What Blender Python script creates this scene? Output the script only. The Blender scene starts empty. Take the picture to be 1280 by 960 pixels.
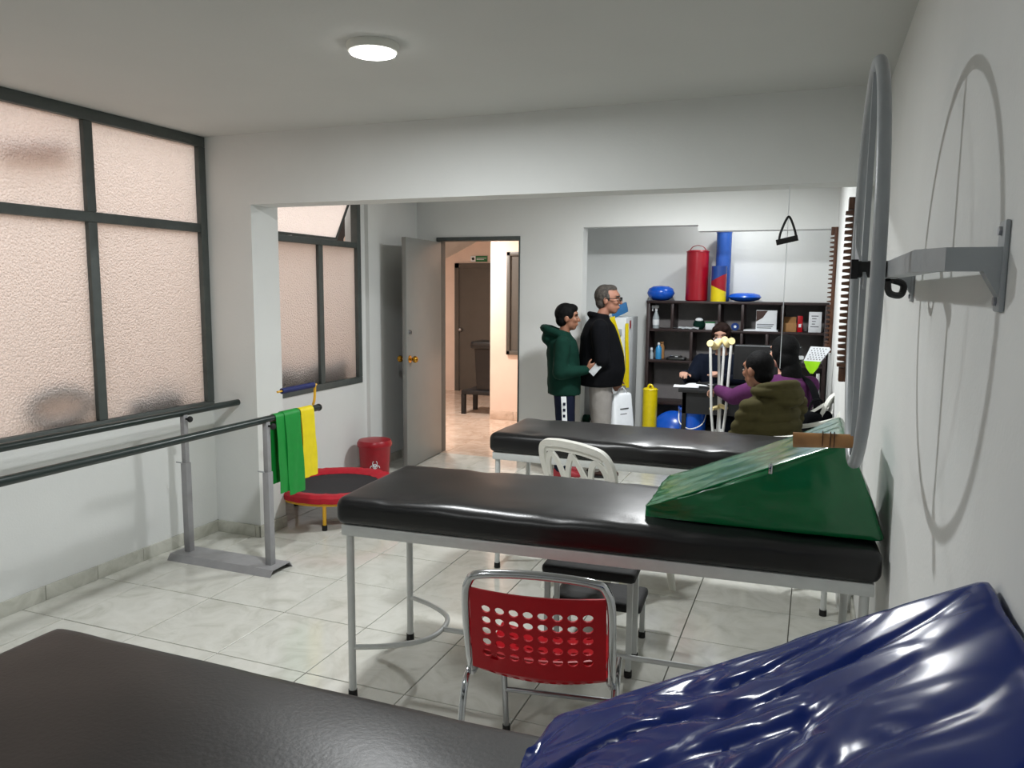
import bpy, bmesh, math, random
from mathutils import Vector, Matrix, noise
random.seed(7)
PI = math.pi
scn = bpy.context.scene
COL = scn.collection

# ------------------------------------------------------------------ camera
H, F = 1.57, 970.36
YAW, PITCH, ROLL = 0.3698, 0.1227, 0.0086
fw = Vector((-math.sin(YAW)*math.cos(PITCH), math.cos(YAW)*math.cos(PITCH), -math.sin(PITCH)))
rt0 = Vector((math.cos(YAW), math.sin(YAW), 0)); up0 = rt0.cross(fw)
rt = rt0*math.cos(ROLL)+up0*math.sin(ROLL); up = -rt0*math.sin(ROLL)+up0*math.cos(ROLL)
cam_d = bpy.data.cameras.new('camera'); cam = bpy.data.objects.new('camera', cam_d); COL.objects.link(cam)
m = Matrix((rt, up, -fw)).transposed().to_4x4(); m.translation = Vector((0, 0, H)); cam.matrix_world = m
cam_d.sensor_width = 36; cam_d.lens = F/1280*36; cam_d.clip_start = .02; cam_d.clip_end = 200
scn.camera = cam
def RAY(x, y): return fw+rt*((x-640)/F)-up*((y-480)/F)
def FL(x, y, z=0.): d = RAY(x, y); return Vector((0, 0, H))+d*((z-H)/d.z)
def PY(x, y, Y): d = RAY(x, y); return Vector((0, 0, H))+d*(Y/d.y)
def PX(x, y, X): d = RAY(x, y); return Vector((0, 0, H))+d*(X/d.x)

# ------------------------------------------------------------------ world, exposure
def lin(c):
    return tuple((v/12.92 if v <= .04045 else ((v+.055)/1.055)**2.4) for v in (x/255 for x in c))
w = bpy.data.worlds.new('world'); scn.world = w; w.use_nodes = True
w.node_tree.nodes['Background'].inputs[0].default_value = (1.0, .96, .93, 1)
w.node_tree.nodes['Background'].inputs[1].default_value = 1.5
scn.view_settings.view_transform = 'Standard'; scn.view_settings.look = 'None'
scn.view_settings.gamma = 1; scn.view_settings.use_curve_mapping = False
scn.view_settings.exposure = 0.3
LAMP_MAIN, LAMP_REAR, LAMP_ALCOVE, LAMP_BACK, FILL_HALL = 27, 42, 3.5, 11, 50

# ------------------------------------------------------------------ materials
MATS = {}
def M(name, col, rough=.5, metal=0., var=.08, scale=25., bump=0., bscale=None, coat=0., spec=.5, rvar=0.):
    if name in MATS: return MATS[name]
    mt = bpy.data.materials.new(name); MATS[name] = mt; mt.use_nodes = True
    nt = mt.node_tree; b = nt.nodes['Principled BSDF']
    tc = nt.nodes.new('ShaderNodeTexCoord'); n = nt.nodes.new('ShaderNodeTexNoise')
    n.inputs['Scale'].default_value = scale; n.inputs['Detail'].default_value = 5
    nt.links.new(tc.outputs['Object'], n.inputs['Vector'])
    r = nt.nodes.new('ShaderNodeValToRGB'); c = lin(col)
    r.color_ramp.elements[0].position = .3; r.color_ramp.elements[1].position = .7
    r.color_ramp.elements[0].color = tuple(max(0, v*(1-var)) for v in c)+(1,)
    r.color_ramp.elements[1].color = tuple(min(1, v*(1+var)) for v in c)+(1,)
    nt.links.new(n.outputs['Fac'], r.inputs['Fac']); nt.links.new(r.outputs['Color'], b.inputs['Base Color'])
    b.inputs['Roughness'].default_value = rough; b.inputs['Metallic'].default_value = metal
    b.inputs['Specular IOR Level'].default_value = spec
    b.inputs['Coat Weight'].default_value = coat; b.inputs['Coat Roughness'].default_value = .12
    if rvar:
        mr = nt.nodes.new('ShaderNodeMapRange'); mr.inputs['To Min'].default_value = rough-rvar; mr.inputs['To Max'].default_value = rough+rvar
        nt.links.new(n.outputs['Fac'], mr.inputs['Value']); nt.links.new(mr.outputs['Result'], b.inputs['Roughness'])
    if bump:
        n2 = nt.nodes.new('ShaderNodeTexNoise'); n2.inputs['Scale'].default_value = bscale or scale*4
        n2.inputs['Detail'].default_value = 4
        nt.links.new(tc.outputs['Object'], n2.inputs['Vector'])
        bp = nt.nodes.new('ShaderNodeBump'); bp.inputs['Strength'].default_value = bump; bp.inputs['Distance'].default_value = .01
        nt.links.new(n2.outputs['Fac'], bp.inputs['Height']); nt.links.new(bp.outputs['Normal'], b.inputs['Normal'])
    return mt
def emis(name, col, s):
    mt = bpy.data.materials.new(name); mt.use_nodes = True; b = mt.node_tree.nodes['Principled BSDF']
    b.inputs['Base Color'].default_value = lin(col)+(1,); b.inputs['Emission Color'].default_value = lin(col)+(1,); b.inputs['Emission Strength'].default_value = s
    return mt
def tile_mat(name, c1, c2, c3, rough):
    mt = bpy.data.materials.new(name); mt.use_nodes = True; nt = mt.node_tree; b = nt.nodes['Principled BSDF']
    tc = nt.nodes.new('ShaderNodeTexCoord'); oi = nt.nodes.new('ShaderNodeObjectInfo')
    mul = nt.nodes.new('ShaderNodeVectorMath'); mul.operation = 'ADD'
    sc = nt.nodes.new('ShaderNodeMath'); sc.operation = 'MULTIPLY'; sc.inputs[1].default_value = 37
    nt.links.new(oi.outputs['Random'], sc.inputs[0]); nt.links.new(tc.outputs['Object'], mul.inputs[0]); nt.links.new(sc.outputs[0], mul.inputs[1])
    n = nt.nodes.new('ShaderNodeTexNoise'); n.inputs['Scale'].default_value = 5.5; n.inputs['Detail'].default_value = 8; n.inputs['Roughness'].default_value = .62; n.inputs['Distortion'].default_value = 1.2
    nt.links.new(mul.outputs[0], n.inputs['Vector'])
    r = nt.nodes.new('ShaderNodeValToRGB'); e = r.color_ramp.elements
    e[0].position = .3; e[0].color = lin(c1)+(1,); e[1].position = .68; e[1].color = lin(c3)+(1,)
    k = e.new(.5); k.color = lin(c2)+(1,)
    nt.links.new(n.outputs['Fac'], r.inputs['Fac']); nt.links.new(r.outputs['Color'], b.inputs['Base Color'])
    b.inputs['Roughness'].default_value = rough; b.inputs['Specular IOR Level'].default_value = .5
    n2 = nt.nodes.new('ShaderNodeTexNoise'); n2.inputs['Scale'].default_value = 60; nt.links.new(tc.outputs['Object'], n2.inputs['Vector'])
    bp = nt.nodes.new('ShaderNodeBump'); bp.inputs['Strength'].default_value = .06; bp.inputs['Distance'].default_value = .004
    nt.links.new(n2.outputs['Fac'], bp.inputs['Height']); nt.links.new(bp.outputs['Normal'], b.inputs['Normal'])
    return mt
def pane_mat():
    mt = bpy.data.materials.new('frosted_glass'); mt.use_nodes = True; nt = mt.node_tree
    nt.nodes.remove(nt.nodes['Principled BSDF']); out = nt.nodes['Material Output']
    tc = nt.nodes.new('ShaderNodeTexCoord'); v = nt.nodes.new('ShaderNodeTexVoronoi'); v.inputs['Scale'].default_value = 90
    nt.links.new(tc.outputs['Object'], v.inputs['Vector'])
    bp = nt.nodes.new('ShaderNodeBump'); bp.inputs['Strength'].default_value = .6; bp.inputs['Distance'].default_value = .010
    nt.links.new(v.outputs['Distance'], bp.inputs['Height'])
    tr = nt.nodes.new('ShaderNodeBsdfTranslucent'); tr.inputs['Color'].default_value = (.93, .86, .82, 1)
    rf = nt.nodes.new('ShaderNodeBsdfTransparent'); rf.inputs['Color'].default_value = (.55, .5, .46, 1)
    gl = nt.nodes.new('ShaderNodeBsdfGlossy'); gl.inputs['Roughness'].default_value = .3
    for x in (tr, gl): nt.links.new(bp.outputs['Normal'], x.inputs['Normal'])
    m1 = nt.nodes.new('ShaderNodeMixShader'); m1.inputs[0].default_value = .04; nt.links.new(tr.outputs[0], m1.inputs[1]); nt.links.new(rf.outputs[0], m1.inputs[2])
    m2 = nt.nodes.new('ShaderNodeMixShader'); m2.inputs[0].default_value = .06; nt.links.new(m1.outputs[0], m2.inputs[1]); nt.links.new(gl.outputs[0], m2.inputs[2])
    nt.links.new(m2.outputs[0], out.inputs['Surface']); MATS['frosted_glass'] = mt
    c = bpy.data.materials.new('clear_glass_face'); c.use_nodes = True; nt = c.node_tree; nt.nodes.remove(nt.nodes['Principled BSDF'])
    t = nt.nodes.new('ShaderNodeBsdfTransparent'); nt.links.new(t.outputs[0], nt.nodes['Material Output'].inputs['Surface']); MATS['clear_glass_face'] = c
pane_mat()
M('wall_paint', (222, 224, 222), .75, var=.02, scale=3, bump=.08, bscale=90)
M('ceiling_paint', (208, 209, 206), .85, var=.02, scale=2, bump=.06, bscale=70)
M('peach_paint', (236, 214, 199), .8, var=.04, scale=4, bump=.08, bscale=60)
M('grey_steel', (158, 163, 166), .38, var=.06, scale=12, bump=.05, bscale=60)
M('window_steel', (78, 84, 82), .5, var=.12, scale=14, bump=.15, bscale=50)
M('door_paint', (128, 130, 127), .38, var=.04, scale=5, bump=.03)
M('brown_door', (84, 80, 74), .45, var=.06, scale=6)
M('bar_grey', (150, 150, 152), .45, var=.05)
M('rail_green', (30, 42, 40), .3, var=.08)
M('white_metal', (205, 208, 206), .4, var=.04)
M('black_vinyl', (13, 13, 15), .33, var=.12, scale=8, bump=.04, bscale=160)
M('brown_vinyl', (12, 11, 11), .4, var=.15, scale=4, bump=.05, bscale=110)
M('black_rubber', (18, 18, 19), .7, bump=.1)
M('green_vinyl', (8, 102, 56), .22, var=.08, scale=6, bump=.1, bscale=18, coat=.4)
M('blue_vinyl', (14, 38, 108), .2, var=.06, scale=6, bump=.03, bscale=12, spec=.28)
M('chrome', (200, 202, 205), .12, metal=1, var=.03)
M('dull_steel', (160, 162, 165), .3, metal=1, var=.06)
M('brass', (190, 140, 50), .2, metal=1, var=.05)
M('red_plastic', (172, 4, 22), .4, var=.05, spec=.3)
M('white_plastic', (226, 226, 218), .4, var=.03)
M('red_bin', (158, 16, 34), .32, var=.05)
M('red_fabric', (190, 14, 40), .6, var=.1, bump=.15)
M('dark_mesh', (38, 38, 42), .7, var=.15, scale=80)
M('yellow_paint', (222, 170, 40), .45)
M('green_band', (14, 140, 52), .5, var=.05)
M('yellow_band', (236, 214, 20), .5, var=.05)
M('navy_foam', (24, 34, 92), .7, bump=.1)
M('tooth_wood', (78, 46, 26), .5, var=.25, scale=12)
M('light_wood', (170, 124, 78), .5, var=.25, scale=18)
M('shelf_wood', (44, 30, 30), .45, var=.25, scale=10)
M('shelf_back', (120, 116, 116), .6, var=.06)
M('black_gloss', (16, 18, 20), .25)
M('black_matte', (12, 13, 15), .6)
M('white_paper', (232, 236, 240), .7, var=.03)
M('grey_print', (110, 112, 118), .7)
M('blue_ball', (20, 84, 190), .25, var=.05)
M('red_leather', (150, 10, 32), .28, var=.06, bump=.06)
M('blue_leather', (40, 84, 165), .25, var=.06, bump=.05)
M('yellow_leather', (222, 200, 16), .35, var=.06, bump=.05)
M('navy_leather', (22, 60, 130), .35, var=.06)
M('teal_fabric', (22, 96, 150), .6)
M('fridge_white', (216, 220, 222), .35, var=.02)
M('skin', (152, 106, 86), .6, var=.06)
M('skin_light', (186, 142, 122), .6, var=.05)
M('skin_tan', (138, 94, 72), .6, var=.05)
M('hair_black', (8, 8, 9), .75, spec=.12, var=.3, scale=60, bump=.3, bscale=120)
M('hair_grey', (70, 66, 62), .75, spec=.12, var=.45, scale=50, bump=.4, bscale=110)
M('hair_brown', (34, 22, 19), .7, spec=.12, var=.3, scale=50, bump=.3, bscale=120)
M('hoodie_green', (9, 44, 35), .9, spec=.15, var=.12, scale=18, bump=.15, bscale=30)
M('jacket_black', (4, 5, 9), .9, spec=.15, var=.12, scale=20, bump=.12)
M('track_navy', (20, 25, 44), .9, spec=.15, var=.1)
M('trouser_grey', (140, 136, 132), .85, var=.06, bump=.1)
M('shoe_brown', (66, 42, 36), .5)
M('shoe_dark', (40, 38, 46), .6)
M('shoe_red', (150, 36, 46), .6)
M('puffer_olive', (60, 56, 32), .9, spec=.15, var=.1, scale=20, bump=.12, bscale=40)
M('jacket_purple', (80, 38, 78), .9, spec=.15, var=.1, bump=.1)
M('scrub_navy', (16, 22, 36), .9, spec=.15, var=.1, bump=.1)
M('eye_white', (170, 160, 150), .5)
M('mask_white', (226, 230, 234), .7)
M('foam_beige', (222, 205, 150), .7, var=.06, bump=.1)
M('crutch_grey', (206, 208, 206), .35, var=.04)
M('lime', (150, 214, 24), .5)
M('kraft', (168, 124, 78), .8)
M('grout', (120, 118, 110), .9, var=.15, scale=30)
M('sign_green', (30, 110, 60), .5)
M('clear_plastic', (170, 180, 184), .2)
M('sanitizer_blue', (60, 150, 210), .2)
M('stair_white', (226, 222, 216), .7)
M('tint_cloth', (240, 170, 140), .8)
M('dark_pot', (60, 52, 48), .8)
MATS['tile'] = tile_mat('tile', (190, 190, 180), (208, 208, 200), (216, 216, 209), .12)
MATS['tile_peach'] = tile_mat('tile_peach', (196, 172, 152), (216, 194, 176), (226, 208, 192), .14)
MATS['base_tile'] = tile_mat('base_tile', (172, 172, 160), (194, 194, 184), (208, 208, 198), .25)
MATS['lamp_glow'] = emis('lamp_glow', (255, 255, 252), 14)

# ------------------------------------------------------------------ mesh helpers
def V(*a): return Vector(a)
def BM(): return bmesh.new()
def obj(name, bm, mat, parent=None, ang=38, mats=None):
    me = bpy.data.meshes.new(name)
    bmesh.ops.recalc_face_normals(bm, faces=bm.faces[:])
    for f in bm.faces: f.smooth = True
    bm.to_mesh(me); bm.free()
    me.set_sharp_from_angle(angle=math.radians(ang))
    for x in (mats or [mat]): me.materials.append(MATS[x])
    o = bpy.data.objects.new(name, me); COL.objects.link(o)
    if parent: o.parent = parent
    return o
def tag(o, label, cat, group=None):
    o['label'] = label; o['category'] = cat
    if group: o['group'] = group
    return o
def thing(name, label, cat, loc=(0, 0, 0), rz=0., group=None):
    o = bpy.data.objects.new(name, None); COL.objects.link(o); o.empty_display_size = .1
    o.location = loc; o.rotation_euler = (0, 0, rz)
    return tag(o, label, cat, group)
def struct(name, bm, mat, parent=None, label=None, mats=None):
    o = obj(name, bm, mat, parent, mats=mats)
    if not parent: o['kind'] = 'structure'
    if label: o['label'] = label
    return o
def dup(o, parent=None):
    c = o.copy(); COL.objects.link(c); c.parent = parent
    for ch in o.children: dup(ch, c)
    return c
def box(bm, x0, x1, y0, y1, z0, z1, bev=0., mi=0):
    vs = [bm.verts.new((x, y, z)) for z in (z0, z1) for y in (y0, y1) for x in (x0, x1)]
    fs = [bm.faces.new([vs[i] for i in q]) for q in ((0, 2, 3, 1), (4, 5, 7, 6), (0, 1, 5, 4), (2, 6, 7, 3), (0, 4, 6, 2), (1, 3, 7, 5))]
    for f in fs: f.material_index = mi
    if bev:
        es = {e for f in fs for e in f.edges}
        bmesh.ops.bevel(bm, geom=list(es), offset=bev, segments=2, affect='EDGES', profile=.5)
    return bm
def obox(bm, c, ax, h, bev=0.):
    """oriented box: centre c, three axes ax, half sizes h"""
    n0 = len(bm.verts); box(bm, -h[0], h[0], -h[1], h[1], -h[2], h[2], bev)
    mt = Matrix(ax).transposed().to_4x4(); mt.translation = Vector(c)
    bm.verts.ensure_lookup_table()
    bmesh.ops.transform(bm, matrix=mt, verts=bm.verts[n0:]); return bm
def frame_of(d):
    d = d.normalized(); a = V(0, 0, 1) if abs(d.z) < .9 else V(1, 0, 0)
    u = a.cross(d).normalized(); return u, d.cross(u).normalized()
def ring(bm, c, u, v, ru, rv, seg):
    return [bm.verts.new(c+u*(ru*math.cos(2*PI*k/seg))+v*(rv*math.sin(2*PI*k/seg))) for k in range(seg)]
def bridge(bm, a, b):
    n = len(a)
    for k in range(n): bm.faces.new((a[k], a[(k+1) % n], b[(k+1) % n], b[k]))
def cyl(bm, p0, p1, r0, r1=None, seg=14):
    p0, p1 = Vector(p0), Vector(p1); r1 = r0 if r1 is None else r1; u, v = frame_of(p1-p0)
    a = ring(bm, p0, u, v, r0, r0, seg); b = ring(bm, p1, u, v, r1, r1, seg); bridge(bm, a, b)
    bm.faces.new(a[::-1]); bm.faces.new(b); return bm
def catmull(pts, n=6, closed=False):
    P = [Vector(p) for p in pts]; out = []; N = len(P)
    for i in range(N if closed else N-1):
        g = (lambda k: P[k % N]) if closed else (lambda k: P[max(0, min(N-1, k))])
        a, b, c, d = g(i-1), g(i), g(i+1), g(i+2)
        for k in range(n):
            t = k/n; out.append(.5*((2*b)+(c-a)*t+(2*a-5*b+4*c-d)*t*t+(3*b-a-3*c+d)*t**3))
    if not closed: out.append(P[-1])
    return out
def tube(bm, pts, r, seg=10, closed=False, ry=None, upv=None):
    P = [Vector(p) for p in pts]; N = len(P); rings = []; u = None
    for i, p in enumerate(P):
        a = P[(i-1) % N] if closed or i else p; b = P[(i+1) % N] if closed or i < N-1 else p
        d = (b-a).normalized()
        if upv is not None:
            v = Vector(upv); u = v.cross(d).normalized(); v = d.cross(u).normalized()
        elif u is None: u, v = frame_of(d)
        else: u = (u-d*u.dot(d)).normalized(); v = d.cross(u)
        rr = r[i] if isinstance(r, (list, tuple)) else r
        rings.append(ring(bm, p, u, v, rr, (ry if ry else rr), seg))
    for i in range(N-1): bridge(bm, rings[i], rings[i+1])
    if closed: bridge(bm, rings[-1], rings[0])
    else: bm.faces.new(rings[0][::-1]); bm.faces.new(rings[-1])
    return bm
def ribbon(bm, pts, wd, th, nrm):
    """flat bar of rectangular section along pts; nrm = direction of its thickness"""
    P = [Vector(p) for p in pts]; N = len(P); nn = Vector(nrm).normalized(); rings = []
    for i, p in enumerate(P):
        d = (P[min(N-1, i+1)]-P[max(0, i-1)]).normalized(); s = nn.cross(d).normalized()
        rings.append([bm.verts.new(p+s*(a*wd/2)+nn*(b*th/2)) for a, b in ((-1, -1), (1, -1), (1, 1), (-1, 1))])
    for i in range(N-1): bridge(bm, rings[i], rings[i+1])
    bm.faces.new(rings[0][::-1]); bm.faces.new(rings[-1]); return bm
def lathe(bm, prof, c=(0, 0, 0), seg=32, sx=1., sy=1.):
    c = Vector(c); prev = None
    for r, z in prof:
        cur = [bm.verts.new(c+V(sx*r*math.cos(2*PI*k/seg), sy*r*math.sin(2*PI*k/seg), z)) for k in range(seg)]
        if prev: bridge(bm, prev, cur)
        else: bm.faces.new(cur[::-1])
        prev = cur
    bm.faces.new(prev); return bm
def ell(bm, c, r, rot=None, seg=16, rows=10):
    mt = Matrix.Translation(Vector(c)) @ (rot.to_4x4() if rot is not None else Matrix()) @ Matrix.Diagonal((r[0], r[1], r[2], 1))
    bmesh.ops.create_uvsphere(bm, u_segments=seg, v_segments=rows, radius=1, matrix=mt); return bm
def caps(bm, p0, p1, r0, r1=None, seg=12):
    r1 = r0 if r1 is None else r1
    cyl(bm, p0, p1, r0, r1, seg); ell(bm, p0, (r0,)*3, None, seg, 8); ell(bm, p1, (r1,)*3, None, seg, 8); return bm
def rbox(bm, h, r, n, fn=None):
    """rounded, subdivided box about the origin; fn(u,v,w,p)->p reshapes it"""
    g = {}
    def key(i, j, k): 
        if (i, j, k) in g: return g[(i, j, k)]
        def co(t, hh, rr):  # denser near edges
            return hh*math.sin(t*PI/2)*.55+hh*t*.45
        u, v, w_ = (2*i/n[0]-1, 2*j/n[1]-1, 2*k/n[2]-1)
        p = V(co(u, h[0], r), co(v, h[1], r), co(w_, h[2], r))
        q = V(*[max(-(h[a]-r), min(h[a]-r, p[a])) for a in range(3)]); d = p-q
        if d.length > 1e-9: p = q+d.normalized()*r
        if fn: p = fn(p.x/h[0], p.y/h[1], p.z/h[2], p)
        g[(i, j, k)] = bm.verts.new(p); return g[(i, j, k)]
    for a, b, c in ((0, 1, 2), (1, 2, 0), (2, 0, 1)):
        for i in range(n[a]):
            for j in range(n[b]):
                for side in (0, n[c]):
                    q = []
                    for di, dj in ((0, 0), (1, 0), (1, 1), (0, 1)):
                        t = [0, 0, 0]; t[a] = i+di; t[b] = j+dj; t[c] = side; q.append(key(*t))
                    bm.faces.new(q)
    return bm
def loft(bm, rings, seg=20):
    """rings: (centre, rx, ry, axis u, axis v)"""
    prev = None
    for c, ru, rv, u, v in rings:
        cur = ring(bm, Vector(c), Vector(u), Vector(v), ru, rv, seg)
        if prev: bridge(bm, prev, cur)
        else: bm.faces.new(cur[::-1])
        prev = cur
    bm.faces.new(prev); return bm
def prism(bm, poly, fn, t0, t1):
    a = [bm.verts.new(fn(x, y, t0)) for x, y in poly]; b = [bm.verts.new(fn(x, y, t1)) for x, y in poly]
    bridge(bm, a, b); bm.faces.new(a[::-1]); bm.faces.new(b); return bm
def fuse(bm, voxel, smooth=3, disp=None):
    me = bpy.data.meshes.new('tmp'); bm.to_mesh(me); bm.free()
    o = bpy.data.objects.new('tmp', me); COL.objects.link(o)
    md = o.modifiers.new('r', 'REMESH'); md.mode = 'VOXEL'; md.voxel_size = voxel
    if smooth: ms = o.modifiers.new('s', 'SMOOTH'); ms.iterations = smooth; ms.factor = .5
    dg = bpy.context.evaluated_depsgraph_get(); dg.update()
    m2 = bpy.data.meshes.new_from_object(o.evaluated_get(dg))
    b = bmesh.new(); b.from_mesh(m2); bpy.data.objects.remove(o); bpy.data.meshes.remove(me); bpy.data.meshes.remove(m2)
    if disp:
        b.normal_update(); off = [(v, v.normal*disp(v.co)) for v in b.verts]
        for v, d in off: v.co += d
    return b
def N3(p, s): return noise.noise(Vector(p)*s)

# ------------------------------------------------------------------ room shell
XL, XR, ZC, YB, ZB = -3.52, .25, 2.464, 3.85, 2.054
XP, YP1 = -3.18, 4.10
YD, YA, YBK = 6.58, 7.36, -1.3          # door wall, alcove back wall, wall behind the camera
TS = .4575; GX, GY = -2.3245, 2.505

b = BM(); box(b, -6.2, XR+.1, YBK-.1, 11.0, -.15, -.010); floor = struct('floor', b, 'grout', label='tiled floor with thin dark joints')
tile_mesh = {}
def lay(x0, x1, y0, y1, mat):
    i0, i1 = math.floor((x0-GX)/TS), math.ceil((x1-GX)/TS); j0, j1 = math.floor((y0-GY)/TS), math.ceil((y1-GY)/TS)
    for i in range(i0, i1):
        for j in range(j0, j1):
            a, c = max(x0, GX+i*TS), min(x1, GX+(i+1)*TS); d, e = max(y0, GY+j*TS), min(y1, GY+(j+1)*TS)
            if c-a < .02 or e-d < .02: continue
            key = (round(c-a, 3), round(e-d, 3), mat); g = .0022
            if key not in tile_mesh:
                hx, hy = (c-a)/2-g, (e-d)/2-g; bb = BM(); vs = []
                for k, (z, ins) in enumerate(((-.010, 0), (-.0015, 0), (0, .0015))):
                    vs.append([bb.verts.new((sx*(hx-ins), sy*(hy-ins), z)) for sx, sy in ((-1, -1), (1, -1), (1, 1), (-1, 1))])
                bridge(bb, vs[0], vs[1]); bridge(bb, vs[1], vs[2]); bb.faces.new(vs[2])
                o = obj('tile', bb, mat, floor, ang=20); tile_mesh[key] = o.data
            else:
                o = bpy.data.objects.new('tile', tile_mesh[key]); COL.objects.link(o); o.parent = floor
            o.location = ((a+c)/2, (d+e)/2, random.uniform(-.0006, .0004))
            o.rotation_euler = (random.uniform(-.0012, .0012), random.uniform(-.0012, .0012), 0)
lay(XL, XR, .2, YD, 'tile'); lay(-2.4, XR, YD, YA, 'tile'); lay(-6.1, -2.4, YD, 10.9, 'tile_peach')

b = BM(); box(b, XL-.14, XR+.1, YBK-.1, YD, ZC, ZC+.12); box(b, -6.2, XR+.1, YD, 11.0, ZC, ZC+.12); struct('ceiling', b, 'ceiling_paint', label='plain white painted ceiling')
# left wall with the two window openings
W1 = (1.43, 3.85, .80, 2.464); W2 = (4.30, 5.585, .775, 2.38)
b = BM()
for y0, y1, z0, z1 in ((YBK, W1[0], 0, ZC), (W1[0], W1[1], 0, W1[2]), (W1[1], W2[0], 0, ZC), (W2[0], W2[1], 0, W2[2]), (W2[0], W2[1], W2[3], ZC), (W2[1], YD, 0, ZC)):
    box(b, XL-.14, XL, y0, y1, z0, z1)
box(b, XL, XL+.035, 5.66, 5.90, 0, ZC)
struct('wall_left', b, 'wall_paint', label='white left wall below and between the windows')
b = BM(); box(b, XR, XR+.12, YBK, YA, 0, ZC)
prism(b, [(XR, 4.04), (.178, 4.04), (.118, YA), (XR, YA)], lambda x, y, t: V(x, y, t), 0, ZC)
struct('wall_right', b, 'wall_paint', label='white right wall beside the beds')
b = BM(); box(b, XL-.14, XR+.12, YBK-.12, YBK, 0, ZC); struct('wall_back', b, 'wall_paint', label='white wall behind the viewer')
b = BM(); box(b, XL, XP, YB, YP1, 0, ZC); box(b, XP, XR, YB, YP1-.06, ZB, ZC)
struct('wall_middle', b, 'wall_paint', label='white pillar and ceiling beam between the two rooms')
DL, DR, DZ = PY(546, 296, YD).x, PY(650.5, 296, YD).x, PY(600, 296, YD).z
AL, AS = PY(729, 300, YD).x, PY(872, 300, YD).x
AZ, AZ2 = PY(735, 284, YD).z, PY(900, 288.5, YD).z
b = BM(); t = .14
for x0, x1, z0, z1 in ((XL-.14, DL, 0, ZC), (DL, DR, DZ, ZC), (DR, AL, 0, ZC), (AL, AS, AZ, ZC), (AS, XR, AZ2, ZC)):
    box(b, x0, x1, YD, YD+t, z0, z1)
struct('wall_far', b, 'wall_paint', label='white wall with the open doorway and the alcove opening')
b = BM(); box(b, -2.21, XR+.12, YA, YA+.1, 0, ZC); box(b, -2.31, -2.21, YD+t, YA+.1, 0, ZC)
struct('wall_alcove', b, 'wall_paint', label='white back wall of the alcove behind the shelf')
# corridor
YH, YC2 = 8.55, 10.77
XC = FL(613.5, 523).x
b = BM()
box(b, XC, -2.44, YH, YH+.3, 0, ZC); box(b, XC, XC+.2, YH+.3, 10.77, 0, ZC)
box(b, -6.2, XC+.2, YC2, YC2+.12, 0, ZC); box(b, -6.2, -6.08, YD+t, YC2, 0, ZC); box(b, -6.2, XL-.14, YD+.02, YD+t, 0, ZC)
box(b, -2.44, -2.33, YD+t, YH+.3, 0, ZC)
struct('wall_corridor', b, 'peach_paint', label='peach painted corridor walls seen through the doorway')
p1, p2 = PY(556, 324, YC2), PY(602, 299, YC2)
b = BM(); d = (p2-p1); n_ = V(-d.z, 0, d.x).normalized()
a0, a1 = p1-d*2.2, p2+d*.55
vs = []
for yy in (9.3, 10.77):
    vs.append([b.verts.new((q.x, yy, q.z)) for q in (a0, a1, a1+n_*.12, a0+n_*.12)])
bridge(b, vs[0], vs[1]); b.faces.new(vs[0][::-1]); b.faces.new(vs[1])
struct('ceiling_stair_soffit', b, 'wall_paint', label='sloping white stair underside in the corridor')

def baseboard(name, p0, p1, nrm, label, mat='base_tile', hgt=.075):
    p0, p1 = Vector(p0), Vector(p1); L = (p1-p0).length; d = (p1-p0).normalized(); n_ = Vector(nrm)
    b = BM(); obox(b, (p0+p1)/2+n_*.003+V(0, 0, hgt/2-.002), (d, n_, V(0, 0, 1)), (L/2, .003, hgt/2-.003)); root = struct(name, b, 'grout', label=label)
    k = 0; s = 0
    while s < L-.01:
        e = min(L, s+.305); b = BM(); obox(b, p0+d*((s+e)/2)+n_*.0065+V(0, 0, hgt/2), (d, n_, V(0, 0, 1)), ((e-s)/2-.0015, .0055, hgt/2), .002)
        o = obj('tile', b, mat, root); s = e
baseboard('baseboard_left', (XL, YB, 0), (XL, .9, 0), (1, 0, 0), 'marbled tile skirting under the large window')
baseboard('baseboard_pillar', (XL, YB, 0), (XP, YB, 0), (0, -1, 0), 'marbled tile skirting across the pillar front')
baseboard('baseboard_pillar_side', (XP, YB-.012, 0), (XP, YP1, 0), (1, 0, 0), 'marbled tile skirting on the pillar side')
baseboard('baseboard_rear_left', (XL, YP1, 0), (XL, YD, 0), (1, 0, 0), 'marbled tile skirting below the rear window')
baseboard('baseboard_far', (DR, YD, 0), (AL, YD, 0), (0, -1, 0), 'marbled tile skirting beside the doorway')
baseboard('baseboard_right', (XR, 1., 0), (XR, 4.04, 0), (-1, 0, 0), 'marbled tile skirting along the right wall')
baseboard('baseboard_corridor', (XC, YH, 0), (-2.7, YH, 0), (0, -1, 0), 'peach tile skirting in the corridor', 'tile_peach', .11)

# ------------------------------------------------------------------ windows
def pane(parent, y0, y1, z0, z1, x):
    b = BM(); box(b, x-.005, x, y0, y1, z0, z1, mi=1)
    for f in b.faces:
        if f.calc_center_median().x > x-1e-5: f.material_index = 0
    return obj('pane', b, None, parent, mats=['frosted_glass', 'clear_glass_face'])
def window(name, y0, y1, z0, z1, label):
    b = BM(); w_ = .055
    for a in ((y0, y1, z0, z0+.05), (y0, y1, z1-.06, z1), (y0, y0+w_, z0+.05, z1-.06), (y1-w_, y1, z0+.05, z1-.06)):
        box(b, XL-.05, XL+.012, *a, .004)
    return struct(name, b, 'window_steel', label=label)
w1 = window('window_1', *W1, 'large dark steel window with frosted panes in the left wall')
def bar(name, parent, y0, y1, z0, z1):
    b = BM(); box(b, XL-.045, XL+.006, y0, y1, z0, z1, .004); return obj(name, b, 'window_steel', parent)
bar('transom', w1, W1[0]+.05, W1[1]-.05, 1.893, 1.945)
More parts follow.
